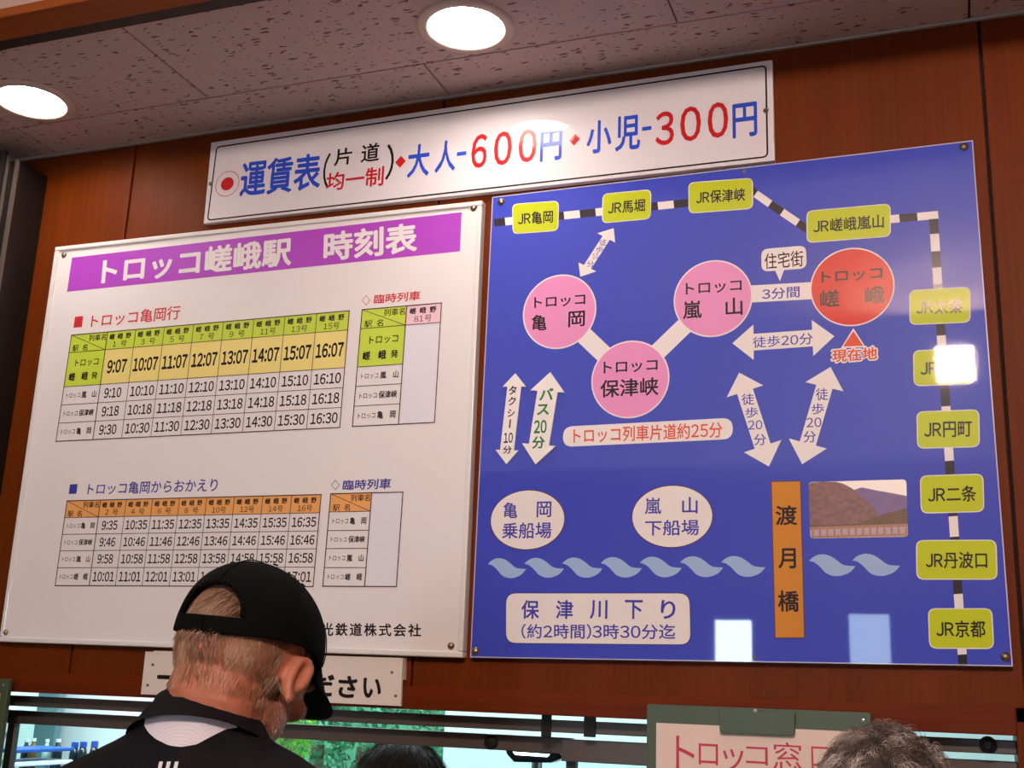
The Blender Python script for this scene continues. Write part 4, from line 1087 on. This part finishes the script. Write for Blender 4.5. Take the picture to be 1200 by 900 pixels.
def person(label, loc, yaw, hcz, head_world, head_yaw, head_pitch, head_roll, k, jacket, trousers, voxel, skin='skin', hs=1.0):
    """k scales the standard 1.75 m figure; head centre and turning are given in the room"""
    t = thing('person', label, 'person', loc)
    t.rotation_euler = (0, 0, yaw)
    W = Matrix.Translation(loc) @ Matrix.Rotation(yaw, 4, 'Z')
    TH = Matrix.Translation(head_world) @ Matrix.Rotation(head_yaw, 4, 'Z') @ Matrix.Rotation(-head_pitch, 4, 'X') @ Matrix.Rotation(head_roll, 4, 'Y')
    T = W.inverted() @ TH
    V = lambda x, y, z: Vector((x * k, y * k, z * k))
    bm = bmesh.new()
    head_prims(bm, T, hs)
    nb = T @ Vector((0, -.030, -.050)); nf = T @ Vector((0, .012, -.062))
    capsule(bm, V(0, -.012, 1.43), .055 * k, nb, .059 * hs); capsule(bm, V(0, -.005, 1.42), .058 * k, nf, .046 * hs)
    for sx in (-1, 1):
        capsule(bm, V(sx * .03, -.03, 1.42), .04 * k, V(sx * .14, -.03, 1.385), .04 * k)
        capsule(bm, V(sx * .158, -.02, 1.365), .045 * k, V(sx * .225, -.03, 1.12), .038 * k)
        capsule(bm, V(sx * .225, -.03, 1.12), .037 * k, V(sx * .235, .05, .88), .024 * k)
        hand_prims(bm, V(sx * .235, .05, .88), sx)
        capsule(bm, V(sx * .08, 0, .90), .075 * k, V(sx * .09, .01, .50), .05 * k); capsule(bm, V(sx * .09, .01, .50), .05 * k, V(sx * .095, -.02, .09), .035 * k)
    icos(bm, V(0, -.01, 1.27), (.15 * k, .10 * k, .2 * k)); icos(bm, V(0, 0, 1.0), (.14 * k, .10 * k, .16 * k))
    body = remesh(bm, voxel, 4, 'body', skin, t)
    # jacket
    bm = bmesh.new()
    icos(bm, V(0, -.012, 1.24), (.195 * k, .128 * k, .24 * k)); icos(bm, V(0, .0, 1.02), (.178 * k, .125 * k, .22 * k)); icos(bm, V(0, -.035, 1.35), (.15 * k, .095 * k, .10 * k)); capsule(bm, V(0, -.03, 1.36), .108 * k, V(0, -.018, 1.445), .082 * k)
    icos(bm, V(0, .01, .90), (.185 * k, .13 * k, .10 * k))
    for sx in (-1, 1):
        capsule(bm, V(sx * .040, -.035, 1.415), .062 * k, V(sx * .150, -.025, 1.355), .064 * k)
        capsule(bm, V(sx * .156, -.022, 1.35), .068 * k, V(sx * .228, -.03, 1.12), .056 * k)
        capsule(bm, V(sx * .232, -.03, 1.12), .056 * k, V(sx * .24, .045, .90), .042 * k)
    def folds(me):
        for v in me.vertices:
            n_ = noise.noise(Vector((v.co.x * 9, v.co.y * 9, v.co.z * 5))) * .006 + noise.noise(v.co * 26) * .0018
            v.co += v.normal * n_
    jk = remesh(bm, .008, 7, 'jacket', jacket, t, folds)
    bm = bmesh.new()
    for sx in (-1, 1):
        capsule(bm, V(sx * .085, 0, .90), .105 * k, V(sx * .095, .01, .50), .078 * k); capsule(bm, V(sx * .095, .01, .50), .078 * k, V(sx * .10, -.01, .10), .062 * k)
    icos(bm, V(0, 0, .92), (.17 * k, .12 * k, .12 * k))
    remesh(bm, .012, 5, 'trousers', trousers, t)
    for sx in (-1, 1):
        bm = bmesh.new(); icos(bm, V(sx * .105, .06, .045), (.046 * k, .13 * k, .043)); icos(bm, V(sx * .105, -.02, .06), (.042 * k, .05 * k, .055))
        def flat_sole(me):
            for v in me.vertices: v.co.z = max(v.co.z, .002)
        remesh(bm, .008, 4, 'shoe', 'shoe_dark', t, flat_sole)
    # eyes
    for sx in (-1, 1):
        bm = bmesh.new(); icos(bm, T @ (Vector((sx * .030, .069, .002)) * hs), (.011, .011, .011)); me = bpy.data.meshes.new('eye'); bm.to_mesh(me); bm.free()
        link('eye', me, 'eye_white', t)
    return t, body, jk, W, T

def strands(name, m, parent, pts, flow, length, width, segs=3, curl=0.0, lift=.3, cval=None, rng=None):
    """pts: (position, normal); flow(p, n) gives the direction hair lies in; built as thin tapering ribbons"""
    verts, faces, col = [], [], []
    for p, n in pts:
        d = flow(p, n); d = (d - n * d.dot(n)); d = d.normalized() if d.length > 1e-6 else n.orthogonal().normalized()
        side = d.cross(n).normalized(); L = length(p) * rng.uniform(.6, 1.25); q = p.copy(); i0 = len(verts)
        dirn = (d + n * lift * rng.uniform(.3, 1.6) + side * rng.uniform(-.35, .35)).normalized()
        ph = rng.uniform(0, 6.28); c = cval(p) if cval else rng.random()
        c = min(1, max(0, c + rng.uniform(-.25, .25)))
        for s_ in range(segs + 1):
            w = width * (1 - .8 * s_ / segs)
            ww = (side * math.cos(ph * .3) + n * math.sin(ph * .3)) * w
            verts += [tuple(q - ww), tuple(q + ww)]; col += [c, c]
            step = dirn + (side * math.sin(ph + s_ * 1.3) + n * math.cos(ph + s_ * 1.1) * .8) * curl
            q = q + step.normalized() * L / segs; dirn = (dirn - n * .08).normalized()
        for s_ in range(segs):
            a = i0 + s_ * 2; faces.append((a, a + 1, a + 3, a + 2))
    me = bpy.data.meshes.new(name); me.from_pydata(verts, [], faces)
    at = me.attributes.new('strand', 'FLOAT', 'POINT'); at.data.foreach_set('value', col)
    o = link(name, me, m, parent); o['kind'] = 'stuff'
    return o
def sample(me, n, keep, rng):
    fs = [f for f in me.polygons if keep(f.center)]
    if not fs: return []
    cum = []; a = 0
    for f in fs: a += f.area; cum.append(a)
    import bisect
    out = []
    for _ in range(n):
        f = fs[min(len(fs) - 1, bisect.bisect(cum, rng.random() * a))]
        v = [me.vertices[i].co for i in f.vertices]
        u, w = rng.random(), rng.random()
        if len(v) == 4: p = (v[0] * (1 - u) + v[1] * u) * (1 - w) + (v[3] * (1 - u) + v[2] * u) * w
        else:
            if u + w > 1: u, w = 1 - u, 1 - w
            p = v[0] + (v[1] - v[0]) * u + (v[2] - v[0]) * w
        out.append((p.copy(), f.normal.copy()))
    return out

# ---- man in the black cap
C7 = D(226, 822, 1.36)
byaw = math.radians(16)
off = Matrix.Rotation(byaw, 3, 'Z') @ Vector((0, -.06, 0))
mloc = Vector((C7.x - off.x, C7.y - off.y, 0))
HC = D(289, 778, 1.45)
km = C7.z / 1.50
man, mbody, mjacket, MW, MT = person('man seen from behind in a black cap and black jacket, head bowed', mloc, byaw, 0, HC, math.radians(2), math.radians(28), math.radians(4), km, 'jacket_black', 'trousers_navy', .0036)
MTi = MT.inverted()
rng = random.Random(3)
def HL(c): return MTi @ c
me = mbody.data
def scalp(c):
    h = HL(c)
    return h.length < .14 and h.z > -.078 + max(0, -h.y) * .0 and h.y < .012 and h.z < .05 and not (abs(h.x) > .066 and -.035 < h.y < .03 and h.z < .03) and h.z > -.072 - .1 * h.y * 0
R3 = MT.to_3x3()
pts = [(p, n) for p, n in sample(me, 13000, scalp, rng) if rng.random() < (1.0 if HL(p).z > -.035 else max(0, 1 - (-.035 - HL(p).z) / .045))]
strands('short_hair', 'hair_brown_grey', man, pts, lambda p, n: R3 @ Vector((.25 * (HL(p).x > 0) - .1, .0, -1)), lambda p: .010 if HL(p).z < -.01 else .014, .00040, 3, .10, .14,
        cval=lambda p: .42 + .5 * noise.noise(HL(p) * 28) + .25 * (HL(p).x > .03), rng=rng)
def beard(c):
    h = HL(c); return abs(h.x) > .018 and .012 < h.y < .09 and -.115 < h.z < -.012 and h.length < .13 and h.z > -.12 + .0 * h.y
pts = sample(me, 3200, beard, rng)
strands('beard', 'beard_white', man, pts, lambda p, n: R3 @ Vector((0, .2, -1)), lambda p: .0055, .00028, 2, .2, .4, cval=lambda p: .5, rng=rng)
# cap, in head space
cap = MB()
CC = Vector((0, -.010, .020)); CR = (.086, .107, .098)
NA, NR = 216, 56
def rim_z(az):       # az 0 = front, PI = back
    return .020 + .012 * math.cos(az) - .030 * max(0, -math.cos(az)) ** 1.3
def cap_pt(az, u, g=0.0):
    z0 = rim_z(az); ph0 = math.asin(max(-.9, (z0 - CC.z) / CR[2])); ph = ph0 + (PI / 2 - ph0) * u
    r = 1 + g / .1
    boxy = 1 + .035 * math.sin(max(0, ph) * 2)
    ridge = 1 + .004 * abs(math.sin(az * 3)) ** .3
    x = CR[0] * math.cos(ph) * math.sin(az) * r * boxy * ridge; y = CR[1] * math.cos(ph) * math.cos(az) * r * boxy * ridge; z = CR[2] * math.sin(ph) * r
    return CC + Vector((x, y, z))
def opening(az, u):
    a = abs(((az - PI + PI) % (2 * PI)) - PI)   # angle away from the back
    a = abs(az - PI)
    return (a / .50) ** 2 + ((u - .09) / .24) ** 2 < 1 and u > .115
vi = {}
for j in range(NR + 1):
    for i in range(NA):
        vi[i, j] = len(cap.v); cap.v.append(tuple(MT @ cap_pt(2 * PI * i / NA, j / NR)))
for j in range(NR):
    for i in range(NA):
        az = 2 * PI * (i + .5) / NA; u = (j + .5) / NR
        if opening(az, u): continue
        cap.f.append((vi[i, j], vi[(i + 1) % NA, j], vi[(i + 1) % NA, j + 1], vi[i, j + 1]))
co = thing  # noqa
cme = bpy.data.meshes.new('cap'); cme.from_pydata(cap.v, [], cap.f); cme.polygons.foreach_set('use_smooth', [True] * len(cap.f))
capo = link('cap', cme, 'cap_cloth', man)
sd = capo.modifiers.new('s', 'SOLIDIFY'); sd.thickness = .002; sd.offset = 1
# brim
br = MB(); NU, NV = 28, 12
for j in range(NV + 1):
    for i in range(NU + 1):
        s_ = -1 + 2 * i / NU; az = s_ * 1.15; base = cap_pt(az, 0.0)
        out = .090 * math.sqrt(max(0, 1 - s_ ** 2 * .96)) * j / NV
        dy = Vector((0, 1, 0)) * out + Vector((math.sin(az), math.cos(az), 0)) * -.002
        z = -.011 * (j / NV) - .16 * (base.x ** 2) / .086 * min(1.2, 2.4 * j / NV) + .004
        br.v.append(tuple(MT @ (base + dy + Vector((0, 0, z)))))
for j in range(NV):
    for i in range(NU):
        a = j * (NU + 1) + i; br.f.append((a, a + 1, a + NU + 2, a + NU + 1))
bo = br.build('brim', 'cap_cloth', capo, smooth=True)
sd = bo.modifiers.new('s', 'SOLIDIFY'); sd.thickness = .003; sd.offset = 0
b = MB(); top = cap_pt(0, 1.0); up = Vector((0, 0, 1))
b.lathe(MT @ (top + up * .001), R3 @ up, [(.0075, 0), (.0075, .002), (.004, .0045), (0, .005)], 18); b.build('button', 'cap_cloth', capo, smooth=True)
for k in range(6):
    az = PI / 6 + k * PI / 3; p = cap_pt(az, .72, .0022); nn = (p - CC).normalized()
    MB().lathe(MT @ p, R3 @ nn, [(.0034, -.001), (.0034, .0008), (.0014, .001), (.0012, -.001)], 14).build('eyelet', 'dark_gap', capo, smooth=True)
# stitched seam cords
b = MB()
for k in range(6):
    az = k * PI / 3
    prev = None
    for j in range(40):
        u = .02 + .97 * j / 39
        if opening(az, u): prev = None; continue
        p = MT @ cap_pt(az, u, .0014)
        if prev is not None: b.rod(prev, p, .0007, 6)
        prev = p
b.build('seams', 'cap_cloth', capo)
# band edge of opening (arched binding)
b = MB(); prev = None
for k in range(25):
    th = PI * k / 24; az = PI + .50 * math.cos(th); u = .09 + .24 * math.sin(th)
    p = MT @ cap_pt(az, max(u, .115), .0016)
    if prev is not None: b.rod(prev, p, .0030, 8)
    prev = p
b.build('opening_binding', 'cap_cloth', capo, smooth=True)
# longer hair showing through the cap's rear opening
def inop(c):
    h = HL(c); d = h - CC; az = math.atan2(d.x / CR[0], d.y / CR[1]) % (2 * PI)
    z = d.z / CR[2]; return abs(az - PI) < .50 and -.25 < z < .42 and h.y < 0
pts = sample(me, 3800, inop, rng)
pts = [(p + n * .002, n) for p, n in pts]
strands('long_hair', 'hair_brown_grey', man, pts, lambda p, n: R3 @ Vector((-.5, 0, -1)), lambda p: .026, .0005, 5, .08, .08, cval=lambda p: .4 + .5 * noise.noise(HL(p) * 40), rng=rng)

# collar: a band standing round the neck
neck_c = MW.inverted() @ D(238, 846, 1.40)
b = MB(); n1 = 48
cb = Vector((0.0, -.008, km * 1.492 - .024))
tilt = Matrix.Rotation(math.radians(-24), 3, 'X')
prof = [(.086, -.021), (.077, -.004), (.073, .006), (.068, .010), (.0645, .024), (.062, .025), (.062, .004)]
for (r, h) in prof:
    for i in range(n1):
        a = 2 * PI * i / n1
        b.v.append(tuple(cb + tilt @ Vector((r * math.sin(a) * 1.0, -r * math.cos(a) * 1.05, h))))
for k in range(len(prof) - 1):
    for i in range(n1): b.f.append((k * n1 + i, k * n1 + (i + 1) % n1, (k + 1) * n1 + (i + 1) % n1, (k + 1) * n1 + i))
b.build('collar', 'jacket_black', man, smooth=True)

# yoke and stripes sewn on the jacket's back
bvh = BVHTree.FromPolygons([MW @ v.co for v in mjacket.data.vertices], [tuple(p.vertices) for p in mjacket.data.polygons])
def on_jacket(px_, py_, lift=.0012):
    d = ray(px_, py_).normalized(); h = bvh.ray_cast(CAM, d)
    if h[0] is None: return None
    return MW.inverted() @ (h[0] + h[1] * lift)
def patch(name, top, bot, m, parent, nu=26, nv=10, lift=.0012):
    def interp(pl, t):
        x = pl[0][0] + (pl[-1][0] - pl[0][0]) * t
        for (a, c) in zip(pl[:-1], pl[1:]):
            if a[0] <= x <= c[0]:
                f = (x - a[0]) / max(1e-6, c[0] - a[0]); return (x, a[1] + (c[1] - a[1]) * f)
        return pl[-1]
    b = MB(); idx = {}
    for j in range(nv + 1):
        for i in range(nu + 1):
            T_, B_ = interp(top, i / nu), interp(bot, i / nu); t = j / nv
            p = on_jacket(T_[0] * (1 - t) + B_[0] * t, T_[1] * (1 - t) + B_[1] * t, lift)
            if p is not None: idx[i, j] = len(b.v); b.v.append(tuple(p))
    for j in range(nv):
        for i in range(nu):
            q = [(i, j), (i, j + 1), (i + 1, j + 1), (i + 1, j)]
            if all(v in idx for v in q): b.f.append(tuple(idx[v] for v in q))
    return b.build(name, m, parent, smooth=True)
patch('mesh_yoke', [(166.5, 838), (185, 831), (205, 827), (225, 827), (245, 833), (262, 841), (277.5, 852)], [(166.5, 839.5), (172, 856), (182, 866), (198, 874), (212, 876), (230, 873), (250, 862), (264, 855), (277.5, 853)], 'mesh_fabric', mjacket)
for x in (186, 195, 204):
    patch('sleeve_stripe' if 0 else 'stripe_mark', [(x + 1.3, 893), (x + 5.5, 893)], [(x - 1, 903), (x + 3.2, 903)], 'stripe_white', mjacket, 2, 4)

# ---- grey-haired person at the lower right
GH = D(1040, 970, 1.54)
gl = Vector((GH.x - .02, GH.y - .03, 0))
kg = (GH.z - .13) / 1.50
gp, gb, gj, GW, GT = person('person with wavy grey hair in front of the green clip frame', gl, math.radians(8), 0, GH, math.radians(10), math.radians(12), 0, kg, 'jacket_grey', 'trousers_navy', .007, 'skin_light')
GTi = GT.inverted(); G3 = GT.to_3x3()
bm = bmesh.new(); icos(bm, GT @ Vector((0, -.016, .026)), (.086, .105, .094), G3, 4); icos(bm, GT @ Vector((0, -.045, -.02)), (.080, .07, .08), G3)
gh = remesh(bm, .006, 2, 'hair_base', 'hair_root_grey', gp)
def gk(c): return True
pts = sample(gh.data, 15000, gk, rng)
strands('wavy_hair', 'hair_grey_curl', gp, pts, lambda p, n: G3 @ (Vector(((GTi @ p).x * 6, -.35, -.5)) + Vector((noise.noise(p * 30), noise.noise(p * 30 + Vector((9, 0, 0))), 0)) * 1.6), lambda p: .030, .00055, 6, .75, .5, cval=lambda p: .40 + 1.5 * noise.noise(p * 42), rng=rng)

# ---- dark-haired clerk inside
BH = D(468, 944, 2.42)
bl_ = Vector((BH.x, BH.y + .02, 0)); kb = (BH.z - .13) / 1.50
cp, cb_, cj, CW, CT = person('person with black hair behind the ticket window glass, only the crown in view', bl_, math.radians(30), 0, BH, math.radians(25), math.radians(8), 0, kb, 'knit_dark', 'trousers_navy', .007, 'skin_light')
CTi = CT.inverted(); C3 = CT.to_3x3()
bm = bmesh.new(); icos(bm, CT @ Vector((0, -.02, .028)), (.098, .115, .100), C3, 4); icos(bm, CT @ Vector((0, -.05, -.05)), (.09, .07, .10), C3)
ch = remesh(bm, .006, 2, 'hair_base', 'hair_black', cp)
pts = sample(ch.data, 4000, gk, rng)
strands('straight_hair', 'hair_black', cp, pts, lambda p, n: C3 @ Vector(((CTi @ p).x * 5, (CTi @ p).y * 2, -1)), lambda p: .04, .0006, 3, .05, .12, rng=rng)
